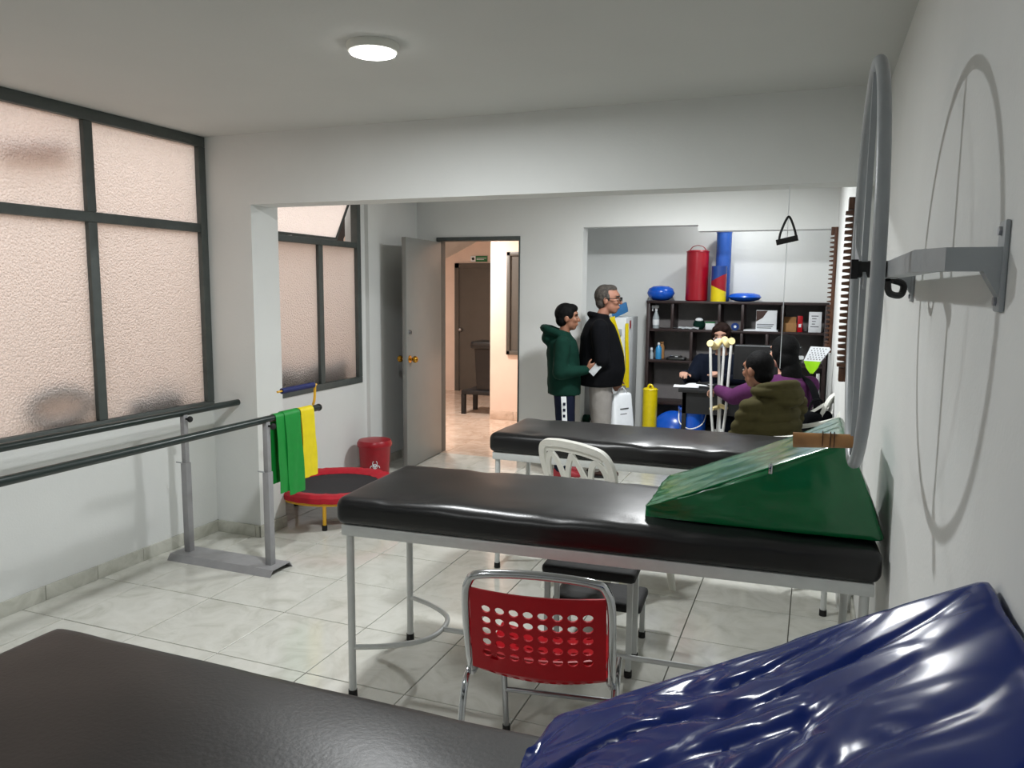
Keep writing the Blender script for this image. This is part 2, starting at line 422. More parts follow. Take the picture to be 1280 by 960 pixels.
ys = [W1[0]+.055, 2.21, 2.265, 3.005, 3.06, W1[1]-.055]
for k in (2.21, 3.005): bar('mullion', w1, k, k+.055, .85, 1.893); bar('mullion', w1, k, k+.055, 1.945, 2.404)
for k in range(3):
    pane(w1, ys[2*k], ys[2*k+1], .85, 1.893, XL-.02); pane(w1, ys[2*k], ys[2*k+1], 1.945, 2.404, XL-.02)
w2 = window('window_2', *W2, 'dark steel window with an open top sash in the rear room')
bar('transom', w2, W2[0]+.05, W2[1]-.05, 1.885, 1.93); bar('mullion', w2, 5.005, 5.06, .825, 1.885)
pane(w2, W2[0]+.055, 5.005, .825, 1.885, XL-.02); pane(w2, 5.06, W2[1]-.055, .825, 1.885, XL-.02)
# top-hung sash swung outwards
sash = bpy.data.objects.new('open_sash', None); COL.objects.link(sash); sash.parent = w2
sash.location = (XL-.03, 0, 2.31); sash.rotation_euler = (0, math.radians(24), 0)
sb = BM(); ya, yb = W2[0]+.06, W2[1]-.06
for q in ((ya, yb, -.02, 0), (ya, yb, -.40, -.37), (ya, ya+.02, -.37, -.02), (yb-.02, yb, -.37, -.02)): box(sb, -.012, .012, *q, .002)
obj('sash_frame', sb, 'window_steel', sash)
po = pane(sash, ya+.02, yb-.02, -.37, -.02, .002)
sb = BM(); cyl(sb, (.01, 4.72, -.385), (.07, 4.80, -.37), .006); cyl(sb, (.0, 4.70, -.385), (.02, 4.70, -.385), .012); obj('latch', sb, 'grey_steel', w2).location = (XL-.15, 0, 2.31)

# light well outside the windows
b = BM(); box(b, -5.7, -5.6, -.5, 6.5, -.2, 2.9); struct('wall_outside', b, 'peach_paint', label='peach wall of the light well behind the glass')
b = BM(); box(b, -5.6, XL-.14, -.5, 6.5, -.2, -.05); struct('ground_outside', b, 'grout', label='light well floor outside the windows')
st = thing('outside_stair', 'white slatted stair seen through the gap of the open top sash', 'stair', (-4.35, 5.75, 0))
for k in range(7):
    b = BM(); box(b, -.35, .35, k*.12-.3, k*.12-.06, 1.55+k*.13, 1.585+k*.13, .004); obj('step', b, 'stair_white', st)
b = BM(); obox(b, (.36, .12, 1.9), ((1, 0, 0), V(0, .12, .13).normalized(), V(0, -.13, .12).normalized()), (.015, .65, .06)); obj('stringer', b, 'dark_pot', st)
b = BM(); box(b, -.33, -.27, -.25, -.19, -.05, 1.55); box(b, .27, .33, .3, .36, -.05, 2.06); obj('post', b, 'dark_pot', st)
b = BM(); tube(b, [V(0, .17*math.cos(a), .08*math.sin(a)) for a in [2*PI*k/24 for k in range(24)]], .032, 8, True)
o = obj('hose_coil', b, 'dark_pot'); o.location = (XL-.075, 2.80, .965); tag(o, 'blurred dark hose coil behind the lower frosted pane', 'hose')
b = BM(); rbox(b, (.11, .21, .075), .03, (6, 10, 6), lambda u, v, w_, p: p+V(0, 0, .075)); ell(b, (0, .06, .15), (.1, .13, .06))
o = obj('plant_box', b, 'dark_pot'); o.location = (XL-.158, 3.42, .80); tag(o, 'blurred dark plant box behind the frosted pane near the pillar', 'plant box')
b = BM(); rbox(b, (.012, .20, .05), .01, (2, 12, 6), lambda u, v, w_, p: V(p.x, p.y, p.z+.03*v)); o = obj('tint_cloth', b, 'tint_cloth'); o.location = (XL-.10, 2.75, 2.22); tag(o, 'orange cloth added behind the top frosted pane to tint its glow', 'cloth')  # made-up cloth, added to vary the glow of the top pane
for y in (-.15, .15): b = BM(); cyl(b, (0, y, .04+.1*y), (0, y, .25), .004); obj('hanging_cord', b, 'dark_pot', o)
b = BM(); rbox(b, (.08, .52, .10), .02, (4, 16, 6), lambda u, v, w_, p: p+V(0, 0, .10+(.02*math.sin(v*9) if w_ > 0 else 0))); o = obj('shade_box', b, 'dark_pot'); o.location = (XL-.15, 4.88, .795); tag(o, 'dark box added behind the rear window to darken its lower panes', 'shade box')  # made-up box, blocks daylight so the lower rear panes turn darker
b = BM(); box(b, XL-.46, XL-.141, 1.4, 5.6, .72, .795); struct('sill_outside', b, 'grout', label='outside window ledge')

# ------------------------------------------------------------------ doors
b = BM()
for x0, x1, z0, z1 in ((DL, DL+.035, 0, DZ-.035), (DR-.012, DR, 0, DZ-.035), (DL, DR, DZ-.035, DZ)): box(b, x0, x1, YD-.012, YD+.11, z0, z1, .003)
struct('trim_1', b, 'window_steel', label='dark grey steel door frame')
fe = FL(507, 588); hg = V(DL+.035, YD-.02, 0)
d1 = bpy.data.objects.new('door_1', None); COL.objects.link(d1); d1['kind'] = 'structure'; d1['label'] = 'grey painted door standing open with brass knob'
dv = V(fe.x-hg.x, fe.y-hg.y, 0); DW = dv.length; d1.location = hg; d1.rotation_euler = (0, 0, math.atan2(dv.y, dv.x))
b = BM(); box(b, .004, DW, -.02, .02, .012, DZ-.045, .003); obj('door_leaf', b, 'door_paint', d1)
zk = .96
for sgn in (1, -1):
    b = BM(); kx = DW-.06
    for r0, y0, y1, r1 in ((.034, .02, .026, .03), (.012, .026, .055, .012)): cyl(b, (kx, sgn*y0, zk), (kx, sgn*y1, zk), r0, r1, 18)
    ell(b, (kx, sgn*.07, zk), (.03, .026, .03)); obj('door_knob', b, 'brass', d1)
b = BM(); cyl(b, (DW-.06, .02, 1.19), (DW-.06, .034, 1.19), .022, .018, 18); box(b, DW-.064, DW-.056, .034, .045, 1.176, 1.204); obj('deadbolt', b, 'dull_steel', d1)
for z in (.25, 1.0, 1.8):
    b = BM(); cyl(b, (0, .0, z), (0, .0, z+.09), .009); obj('hinge', b, 'grey_steel', d1)
# far corridor door
b = BM(); x0 = PY(570, 400, YC2).x; x1 = XC+.15; zt = PY(590, 329, YC2).z
box(b, x0, x0+.07, YC2-.05, YC2, 0, zt); box(b, x0, x1, YC2-.05, YC2, zt-.07, zt); box(b, x0+.07, x1, YC2-.03, YC2, .02, zt-.07)
d2 = struct('door_2', b, 'brown_door', label='dark grey closed door at the end of the corridor')
kb = PY(575, 412, YC2-.06); b = BM(); ell(b, kb, (.035, .03, .035)); cyl(b, kb, kb+V(0, .06, 0), .015); obj('door_knob', b, 'dull_steel', d2)
q0, q1 = PY(588.5, 320, YC2-.02), PY(609, 327, YC2-.02)
sg = thing('exit_sign', 'small green and white sign above the corridor door', 'sign', (0, YC2-.012, 0))
b = BM(); box(b, q0.x, q1.x, -.01, 0, q1.z, q0.z); obj('sign_board', b, 'sign_green', sg)
b = BM(); dxs = (q1.x-q0.x); box(b, q0.x+.0, q0.x+dxs*.3, -.014, -.008, q1.z, q0.z); obj('pictogram_panel', b, 'white_paper', sg)
b = BM(); cc = V(q0.x+dxs*.15, -.015, (q0.z+q1.z)/2); cyl(b, cc, cc+V(0, .004, 0), .022); obj('pictogram', b, 'black_matte', sg)
b = BM(); box(b, q0.x+dxs*.36, q1.x-dxs*.06, -.013, -.009, cc.z+.005, cc.z+.012); box(b, q0.x+dxs*.36, q1.x-dxs*.2, -.013, -.009, cc.z-.014, cc.z-.006); obj('print_line', b, 'white_paper', sg)
# corridor window
c0, c1 = PY(634.5, 315, YH), PY(634.5, 443, YH)
b = BM(); xe = c0.x+.75
for a in ((c0.x, c0.x+.045, c1.z, c0.z), (xe-.045, xe, c1.z, c0.z), (c0.x, xe, c0.z-.045, c0.z), (c0.x, xe, c1.z, c1.z+.045)): box(b, a[0], a[1], YH-.03, YH+.01, a[2], a[3], .004)
w3 = struct('window_3', b, 'brown_door', label='dark framed window in the corridor wall')
b = BM(); box(b, c0.x+.045, xe-.045, YH-.008, YH, c1.z+.045, c0.z-.045); obj('pane', b, 'brown_door', w3)
# black bin on a bench in the corridor
l0 = FL(579, 517)-V(0, .3, 0)*0; l1 = FL(612, 521)
bn = thing('bin_bench', 'low black bench under the corridor bin', 'bench', (l0.x, l0.y, 0))
bw = XC-l0.x-.03; zt = .30
b = BM(); box(b, -.02, bw, -.02, .42, zt-.05, zt, .006); obj('bench_top', b, 'black_matte', bn)
for x in (.0, bw-.04):
    for y in (0, .36): b = BM(); box(b, x-.02, x+.03, y-.02, y+.03, 0, zt-.05); obj('leg', b, 'black_matte', bn)
lb = thing('litter_bin', 'tall black lidded bin standing on the corridor bench', 'bin', (l0.x+.29, l0.y+.19, zt))
b = BM(); loft(b, [(V(0, 0, 0), .19, .19, (1, 0, 0), (0, 1, 0)), (V(0, 0, .5), .215, .215, (1, 0, 0), (0, 1, 0)), (V(0, 0, .52), .22, .22, (1, 0, 0), (0, 1, 0))], 4)
bmesh.ops.rotate(b, verts=b.verts[:], cent=(0, 0, 0), matrix=Matrix.Rotation(PI/4, 3, 'Z')); obj('bin_body', b, 'black_gloss', lb)
b = BM(); rbox(b, (.18, .18, .05), .03, (8, 8, 4)); obj('lid', b, 'black_gloss', lb).location = (-.03, 0, .565)

# ------------------------------------------------------------------ lamps
def ceiling_lamp(loc, label, power, col=(.965, .99, 1), r=.085, group='round ceiling lamps'):
    t = thing('ceiling_light', label, 'ceiling light', loc, 0, group)
    b = BM(); lathe(b, [(r+.012, 0), (r+.013, -.010), (r+.006, -.028), (r, -.030), (r, -.001)], seg=40); obj('housing', b, 'white_plastic', t)
    b = BM(); lathe(b, [(r-.001, -.030), (r-.001, -.034), (r-.01, -.037), (.001, -.038)], seg=40); obj('diffuser', b, 'lamp_glow', t)
    ld = bpy.data.lights.new('lamp_light', 'AREA'); ld.shape = 'DISK'; ld.size = 2*r*.95; ld.energy = power; ld.color = col; ld.spread = PI
    lo = bpy.data.objects.new('lamp_light', ld); COL.objects.link(lo); lo.parent = t; lo.location = (0, 0, -.041)
    return t
lc = FL(466, 66, ZC-.03)
ceiling_lamp((lc.x, lc.y, ZC), 'round white ceiling lamp glowing in front of the beam', LAMP_MAIN)
ceiling_lamp((-.95, 5.3, ZC), 'round ceiling lamp of the rear room hidden above the beam', LAMP_REAR, r=.13)
ceiling_lamp((-.60, 6.88, ZC), 'round ceiling lamp over the alcove desk', LAMP_ALCOVE)
ceiling_lamp((-1.7, -.1, ZC), 'round ceiling lamp behind the viewer', LAMP_BACK)
ceiling_lamp((-4.0, 7.7, ZC), 'unseen warm lamp added to light the corridor', FILL_HALL, (1, .93, .87), .12)  # added lamp, out of view, standing in for the corridor's warm daylight

# ------------------------------------------------------------------ treatment beds
def bed(label, loc, rz, L, W, seed, mat='black_vinyl', zf=.67, mt=.105, brace=True, dent=1.):
    t = thing('treatment_bed', label, 'treatment bed', loc, rz, 'treatment beds')
    def pad(u, v, w_, p):
        q = p.copy()
        if w_ > 0:
            k = (1-abs(u)**6)*(1-abs(v)**4); q.z += .012*k*w_
            e = max(0, abs(v)-.55)/.45
            q.z += w_*(.006*N3((q.x*1.6+seed, q.y*2, 0), 2.2)-.022*dent*e*max(0, N3((q.x*3.1+seed, v*1.5, 5), 2.2)))
        q.y *= 1+.012*N3((q.x*2+seed, 0, q.z*4), 2.5)
        return q
    b = BM(); rbox(b, (L/2, W/2, mt/2), .032, (72, 26, 10), pad)
    o = obj('mattress', b, mat, t, ang=60); o.location = (L/2, W/2, zf+mt/2)
    b = BM(); f = .018
    for a in ((f, L-f, f, f+.025), (f, L-f, W-f-.025, W-f), (f, f+.025, f+.025, W-f-.025), (L-f-.025, L-f, f+.025, W-f-.025)): box(b, *a, zf-.042, zf-.001, .003)
    obj('frame', b, 'white_metal', t)
    i = .042
    for x in (i, L-i):
        for y in (i, W-i):
            b = BM(); cyl(b, (x, y, .025), (x, y, zf-.04), .0145); lg = obj('leg', b, 'white_metal', t)
            b = BM(); cyl(b, (x, y, 0), (x, y, .03), .018, .017); obj('rubber_foot', b, 'black_rubber', lg)
    if brace:
        for x, s in ((i, 1), (L-i, -1)):
            P = [V(x, i, .20), V(x+s*.12, i+.05, .20), V(x+s*.235, i+.14, .20), V(x+s*.265, W/2, .20), V(x+s*.235, W-i-.14, .20), V(x+s*.12, W-i-.05, .20), V(x, W-i, .20)]
            b = BM(); tube(b, catmull(P, 5), .0105, 10); obj('brace', b, 'white_metal', t)
        b = BM(); cyl(b, (i+.265, W/2, .20), (L-i-.265, W/2, .20), .0105); obj('stretcher', b, 'white_metal', t)
    return t
bedA = bed('wide dark padded bed in the foreground carrying the blue wedge', (-1.59, .62, 0), 0, 1.82, .60, 3., 'brown_vinyl', zf=.69, dent=.15)
bedB = bed('black padded bed on white legs carrying the green wedge', (-1.625, 2.375, 0), .060, 1.86, .60, 11., zf=.69)
bedC = bed('black padded bed under the beam, behind the white plastic chair', (-1.645, 3.885, 0), 0, 1.80, .58, 23.)

# ------------------------------------------------------------------ wedges
def wedge(name, label, mat, loc, rz, L, W, Hh, shear, n, wr, zips):
    t = thing(name, label, 'foam wedge', loc, rz, 'foam wedges')
    def fn(u, v, w_, p):
        tt = (u+1)/2; hh = .035+(Hh-.035)*tt; z = (w_+1)/2*hh
        return V(L*tt-shear*(z/Hh)*tt, (v+1)/2*W+.012*math.sin(PI*tt)*(v), z)
    b = BM(); rbox(b, (.5, .5, .5), .035, n, fn)
    b.normal_update(); off = []
    for q in b.verts:
        bot = max(0., min(1., q.co.z/.03))
        off.append((q, q.normal*(wr(q.co)*bot)))
    for q, d in off: q.co += d
    obj('cushion', b, mat, t, ang=70)
    def top(x, y): 
        tt = x/L; return V(x, y, .035+(Hh-.035)*tt)
    if zips:
        for (x, y) in zips:
            c = V(x, y, .028+(Hh-.035)*x/(L-shear)); b = BM(); box(b, c.x-.006, c.x+.006, c.y-.014, c.y+.0, c.z-.02, c.z+.012, .002); obj('zip_pull', b, 'chrome', t)
        b = BM(); P = [V(x, -.003, .030+(Hh-.04)*x/(L-shear)) for x in [(.06+k*.06) for k in range(10)]]
        tube(b, P, .0028, 6); obj('seam', b, mat, t)
    return t
def wr_green(p):
    return .006*N3((p.x*1.2, p.y*3, p.z*3), 4)+.004*abs(N3((p.x*2+p.y*4, p.y*1.5, p.z*5), 7))
def wr_blue(p):
    a = p.x*.85+p.y*.5; c = -p.x*.5+p.y*.85
    q = V(a, c, 0)+.10*noise.noise_vector(V(a*3, c*3, 2.))
    f1 = abs(N3((q.x*2.0, q.y*6.0, 1.3), 1.5)); f2 = abs(N3((q.x*5, q.y*9, 7.7), 1.3))
    msk = max(0., min(1., 1.15-p.x/.62))*max(0., min(1., (N3((p.x*2.2, p.y*2.2, 4.), 1.6)+.45)*1.6))
    ed = max(0., min(1., (.745-p.y)/.09))*max(.25, min(1., p.x/.08))
    f3 = abs(N3((q.x*9+q.y*3, q.y*14, 3.1), 1.2))
    return -.0025*max(0, .2-f3)/.2*(.3+msk)+ed*(-.017*max(0, .16-f1)/.16*(.15+msk)-.007*max(0, .13-f2)/.13*msk)+.004*N3((a, c, 0), 3.5)
wedge('foam_wedge', 'glossy green wedge lying on the bed that stands by the right wall', 'green_vinyl', (-.505, 2.555, .804), .01, .745, .48, .315, .125, (44, 26, 16), wr_green, [(.40, -.004)])
wedge('foam_wedge', 'large crumpled glossy blue wedge in the foreground corner', 'blue_vinyl', (-.385, .45, .804), 0, .63, .745, .385, .0, (120, 110, 14), wr_blue, None)

# ------------------------------------------------------------------ parallel bars
BZ = .850
bx0, bx1, by = -3.325, -2.75, 3.40
t = thing('parallel_bars', 'grey walking parallel bars with dark green handrails under the large window', 'parallel bars', ((bx0+bx1)/2, by, 0))
cx = (bx0+bx1)/2
for k, yb_ in enumerate((0., -2.35)):
    b = BM(); hx = .36; prism(b, [(-.10, 0), (-.075, .035), (.075, .035), (.10, 0), (.094, 0), (.072, .030), (-.072, .030), (-.094, 0)], lambda x, z, q: V(q, x+yb_, z), -hx, hx)
    obj('base_plate', b, 'bar_grey', t)
    for sx in (bx0-cx, bx1-cx):
        b = BM(); box(b, sx-.02, sx+.02, yb_-.02, yb_+.02, .034, .56, .003); po = obj('post', b, 'bar_grey', t)
        b = BM(); box(b, sx-.015, sx+.015, yb_-.015, yb_+.015, .56, .845, .002); obj('inner_post', b, 'bar_grey', po)
        for z in (.62, .67, .72, .77): b = BM(); cyl(b, (sx-.0165, yb_, z), (sx-.0145, yb_, z), .004, seg=8); obj('height_hole', b, 'black_matte', po)
        b = BM(); cyl(b, (sx+.0, yb_-.03, .565), (sx-.04, yb_-.03, .565), .004); obj('lock_pin', b, 'grey_steel', po)
        b = BM(); cyl(b, (sx+.015, yb_, .815), (sx+.035, yb_, .815), .006); ell(b, (sx+.045, yb_, .815), (.014, .018, .018)); obj('clamp_knob', b, 'black_rubber', po)
for sx, e in ((bx0-cx, .49), (bx1-cx, .49)):
    b = BM(); tube(b, [V(sx, y, BZ) for y in (-2.75, -1.5, 0, e-.01)], .0195, 14); ra = obj('handrail', b, 'rail_green', t)
    for y in (-2.75, e-.01): b = BM(); ell(b, (sx, y, BZ), (.022, .022, .022)); obj('end_cap', b, 'black_rubber', ra)
b = BM(); cyl(b, (bx1-cx+.0, .36, .845), (bx1-cx, .36, .80), .012, .008); obj('hook', b, 'black_rubber', t)
# resistance bands draped over the outer handrail
def band(label, y0, y1, zl, zr, mat, off, front=True):
    b = BM(); nx, R_ = 7, .0215+off; P = []
    def row(s):
        out = []
        for k in range(nx):
            y = y0+(y1-y0)*k/(nx-1)
            if s[0] == 'a': out.append(V(bx1+R_*math.cos(s[1]), y, BZ+R_*math.sin(s[1])))
            else:
                rip = .006*math.sin(k*1.7+s[1]*6)*min(1, s[1]*3)+off*3*s[1]
                z = BZ-s[1]*(zr if s[2] > 0 else zl); out.append(V(bx1+s[2]*(R_+abs(rip)*.8), y+(.02*(s[1]) if s[2] > 0 else 0), z))
        return out
    rows = [row(('d', f, -1)) for f in (1, .75, .5, .25)]+[row(('a', PI-PI*k/8)) for k in range(9)]+[row(('d', f, 1)) for f in (.12, .25, .4, .55, .7, .85, 1)]
    vv = [[b.verts.new(p) for p in r] for r in rows]
    for i in range(len(vv)-1):
        for k in range(nx-1): b.faces.new((vv[i][k], vv[i][k+1], vv[i+1][k+1], vv[i+1][k]))
    b.normal_update()
    bmesh.ops.solidify(b, geom=b.faces[:], thickness=.0018)
    return tag(obj('resistance_band', b, mat, ang=60), label, 'resistance band', 'bands on the parallel bar')
band('wide green exercise band hanging longest over the parallel bar', 3.525, 3.665, .30, .455, 'green_band', .004)
band('green exercise band hanging behind the longest one near the bar post', 3.455, 3.545, .38, .43, 'green_band', .0)
band('yellow exercise band hanging beside the green ones on the parallel bar', 3.675, 3.80, .33, .39, 'yellow_band', .002)
t = thing('exercise_tube', 'yellow exercise tube with dark blue foam handle resting above the bar', 'exercise tube', (bx1, 3.825, .868))
h0, h1 = PX(352, 489, bx1-.04)-t.location, PX(392, 481, bx1+.0)-t.location
b = BM(); cyl(b, h0, h1, .0165, seg=16); obj('foam_handle', b, 'navy_foam', t)
b = BM(); tube(b, catmull([h0-(h1-h0)*.12, h0, h1, h1+(h1-h0)*.04+V(0, 0, -.01), V(.012, .0, .04), V(0, 0, .005)], 6), .009, 8, ry=.006); obj('strap', b, 'yellow_paint', t)

# ------------------------------------------------------------------ trampoline and bin
tc = FL(421, 603, .22)
t = thing('mini_trampoline', 'small round trampoline with red padded rim behind the pillar', 'trampoline', (tc.x, tc.y, 0))
RT, zt = .42, .215
b = BM(); prof = [(RT-.115, zt-.004), (RT-.07, zt+.018), (RT-.02, zt+.02), (RT, zt), (RT-.005, zt-.035), (RT-.03, zt-.04), (RT-.04, zt-.01), (RT-.115, zt-.010)]
rings = []
for k in range(96):
    a = 2*PI*k/96; pl = .0012*math.sin(k*2*PI/96*30)+.006*N3((math.cos(a)*9, math.sin(a)*9, 0), 1)
    rings.append([b.verts.new(((r+pl*.6)*math.cos(a), (r+pl*.6)*math.sin(a), z+pl)) for r, z in prof])
for k in range(96): bridge(b, rings[k], rings[(k+1) % 96])
obj('rim_pad', b, 'red_fabric', t)
b = BM(); lathe(b, [(RT-.10, zt-.012), (RT-.10, zt-.006), (.2, zt-.012), (.005, zt-.016)], seg=48); obj('jump_mat', b, 'dark_mesh', t)
b = BM(); tube(b, [V((RT-.025)*math.cos(a), (RT-.025)*math.sin(a), zt-.045) for a in [2*PI*k/48 for k in range(48)]], .012, 8, True); obj('ring_frame', b, 'yellow_paint', t)
for k in range(6):
    a = PI*k/3+4.05; x, y = (RT-.03)*math.cos(a), (RT-.03)*math.sin(a)
    b = BM(); cyl(b, (x, y, .02), (x, y, zt-.045), .0125); lg = obj('leg', b, 'yellow_paint', t)
    b = BM(); cyl(b, (x, y, 0), (x, y, .035), .017); obj('rubber_foot', b, 'black_rubber', lg)
bp_ = FL(474, 590); t = thing('pedal_bin', 'red pedal bin with lid and biohazard symbol beside the open door', 'bin', (-3.315, 5.44, 0), .0)
t.scale = (1, 1, 1.22)
rb_ = .118
b = BM(); lathe(b, [(rb_-.012, .0), (rb_-.005, .01), (rb_+.012, .225), (rb_+.014, .23)], seg=36); obj('bin_body', b, 'red_bin', t)
b = BM(); lathe(b, [(rb_+.02, .225), (rb_+.024, .232), (rb_+.024, .25), (rb_+.012, .268), (.05, .278), (.002, .28)], seg=36); ld_ = obj('lid', b, 'red_bin', t)
b = BM(); box(b, -.05, .05, rb_+.0, rb_+.035, .22, .26, .005); obj('hinge', b, 'red_bin', ld_)
b = BM(); rbox(b, (.05, .03, .007), .005, (4, 4, 2)); obj('pedal', b, 'red_bin', t).location = (.08, -rb_-.0, .012)
b = BM()
def onbin(u, z):
    a = -PI/2+.55+u/rb_; r = rb_+.002+.0125*(z/.225); return V(r*math.cos(a), r*math.sin(a), z)
cz = .105
tube(b, [onbin(.016*math.cos(q), cz+.016*math.sin(q)) for q in [2*PI*k/18 for k in range(18)]], .0022, 6, True)
for k in range(3):
    a = PI/2+k*2*PI/3; c = (.022*math.cos(a), .022*math.sin(a))
    tube(b, [onbin(c[0]+.017*math.cos(q), cz+c[1]+.017*math.sin(q)) for q in [a+.55+(2*PI-1.1)*j/16 for j in range(17)]], .003, 6)
for k in range(5): tube(b, [onbin(-.035+.016*k, .042), onbin(-.025+.016*k, .042)], .0025, 5)
obj('biohazard_symbol', b, 'white_paper', t)

# ------------------------------------------------------------------ shoulder wheel on the right wall
wy, wz, wx, wr = 1.85, 1.617, .094, .417
t = thing('shoulder_wheel', 'grey steel shoulder exercise wheel on a wall bracket with wooden handle', 'exercise wheel', (XR, wy, wz))
dx = wx-XR
b = BM(); tube(b, [V(dx, wr*math.cos(a), wr*math.sin(a)) for a in [2*PI*k/72 for k in range(72)]], .0118, 14, True); obj('rim', b, 'grey_steel', t)
b = BM(); ribbon(b, [V(dx, 0, -wr+.005), V(dx, 0, wr-.005)], .015, .012, (1, 0, 0)); obj('spoke', b, 'grey_steel', t)
b = BM(); ribbon(b, [V(dx+.002, -.03, -.03), V(dx-.012, .10, .04), V(dx-.012, .16, .10)], .03, .006, (1, 0, 0)); obj('lever', b, 'grey_steel', t)
b = BM(); cyl(b, (dx-.02, 0, 0), (-.09, 0, 0), .018, seg=18); cyl(b, (dx-.026, 0, 0), (dx-.012, 0, 0), .024, seg=6); obj('hub', b, 'black_matte', t)
hb = V(dx, 0, -wr+.04)
b = BM(); cyl(b, hb, hb+V(-.125, .0, -.006), .0155, .0175, 16)
hw = obj('handle', b, 'light_wood', t)
b = BM()
for k in (.038, .046, .062): cyl(b, hb+V(-k, 0, 0), hb+V(-k-.002, 0, 0), .0185, seg=16)
obj('handle_groove', b, 'tooth_wood', hw)
br = obj('bracket', ribbon(BM(), [V(-.004, -.55, .0), V(-.07, -.55, .0), V(-.095, -.50, 0), V(-.095, .0, 0), V(-.095, .50, 0), V(-.07, .55, 0), V(-.004, .55, 0)], .034, .034, (0, 0, 1)), 'grey_steel', t)
for y in (-.55, .55):
    b = BM(); box(b, -.008, 0, y-.02, y+.02, -.075, .055, .003)
    prism(b, [(-.004, .0), (-.03, .0), (-.004, -.045)], lambda x, z, q: V(x, q, z-.016), y-.016, y+.016); obj('wall_plate', b, 'grey_steel', br)
    for z in (-.06, .04): b = BM(); cyl(b, (-.012, y, z), (-.007, y, z), .007, seg=6); obj('bolt', b, 'dull_steel', br)
b = BM(); tube(b, catmull([V(-.095, .18, -.02), V(-.088, .20, -.05), V(-.06, .24, -.055), V(-.055, .25, -.03), V(-.08, .24, -.02)], 5), .008, 8); obj('clamp', b, 'black_matte', br)

# ------------------------------------------------------------------ finger ladders and pulley
def finger_ladder(label, base, y, z0, z1, n, th, tip, wdt, fat=.2):
    t = thing('finger_ladder', label, 'finger ladder', (base, y, z0), 0, 'finger ladders on the right wall')
    hgt = z1-z0; b = BM(); box(b, -th, 0, -wdt/2, wdt/2, 0, hgt, .002); obj('board', b, 'tooth_wood', t)
    b = BM(); box(b, -th-.025, -th, -wdt/2, wdt/2, 0, .07, .003); obj('end_block', b, 'tooth_wood', t)
    b = BM(); box(b, -th-.025, -th, -wdt/2, wdt/2, hgt-.06, hgt, .003); obj('end_block', b, 'tooth_wood', t)
    pit = (hgt-.13)/n; proto = None
    for k in range(n):
        z = .075+pit*k
        if proto is None:
            b = BM(); prism(b, [(-th, .0), (-th-tip, pit*.12), (-th-tip, pit*.12+pit*fat), (-th, pit*.28+pit*fat)], lambda x, zz, q: V(x, q, zz), -wdt/2, wdt/2)
            o = proto = obj('tooth', b, 'tooth_wood', t)
        else: o = proto.copy(); COL.objects.link(o)
        o.parent = t; o.location = (0, 0, z)
finger_ladder('large brown wooden finger ladder with deep teeth on the right wall', .166, 4.42, 1.10, 2.045, 25, .008, .036, .09, .42)
finger_ladder('narrow brown wooden finger ladder with fine teeth beside the shelf', .133, 6.45, 1.10, 2.05, 24, .024, .028, .06)
pu = PY(987, 238, 3.95)
t = thing('pulley_handle', 'black triangular pulley handle hanging on a cord from the beam', 'pulley handle', (pu.x, 3.95, ZB))
b = BM(); cyl(b, (0, 0, .0), (0, 0, -.155), .0022, seg=6); cyl(b, (0, .03, 0), (-.004, .03, -.86), .0018, seg=6); obj('cord', b, 'white_paper', t)
b = BM(); tube(b, catmull([V(-.036, 0, -.25), V(-.03, 0, -.21), V(-.005, 0, -.145), V(.01, 0, -.145), V(.032, 0, -.2), V(.04, 0, -.235)], 4), .006, 6); obj('strap', b, 'black_matte', t)
b = BM(); cyl(b, (-.048, 0, -.258), (.048, 0, -.236), .0135, seg=12); obj('grip', b, 'black_rubber', t)

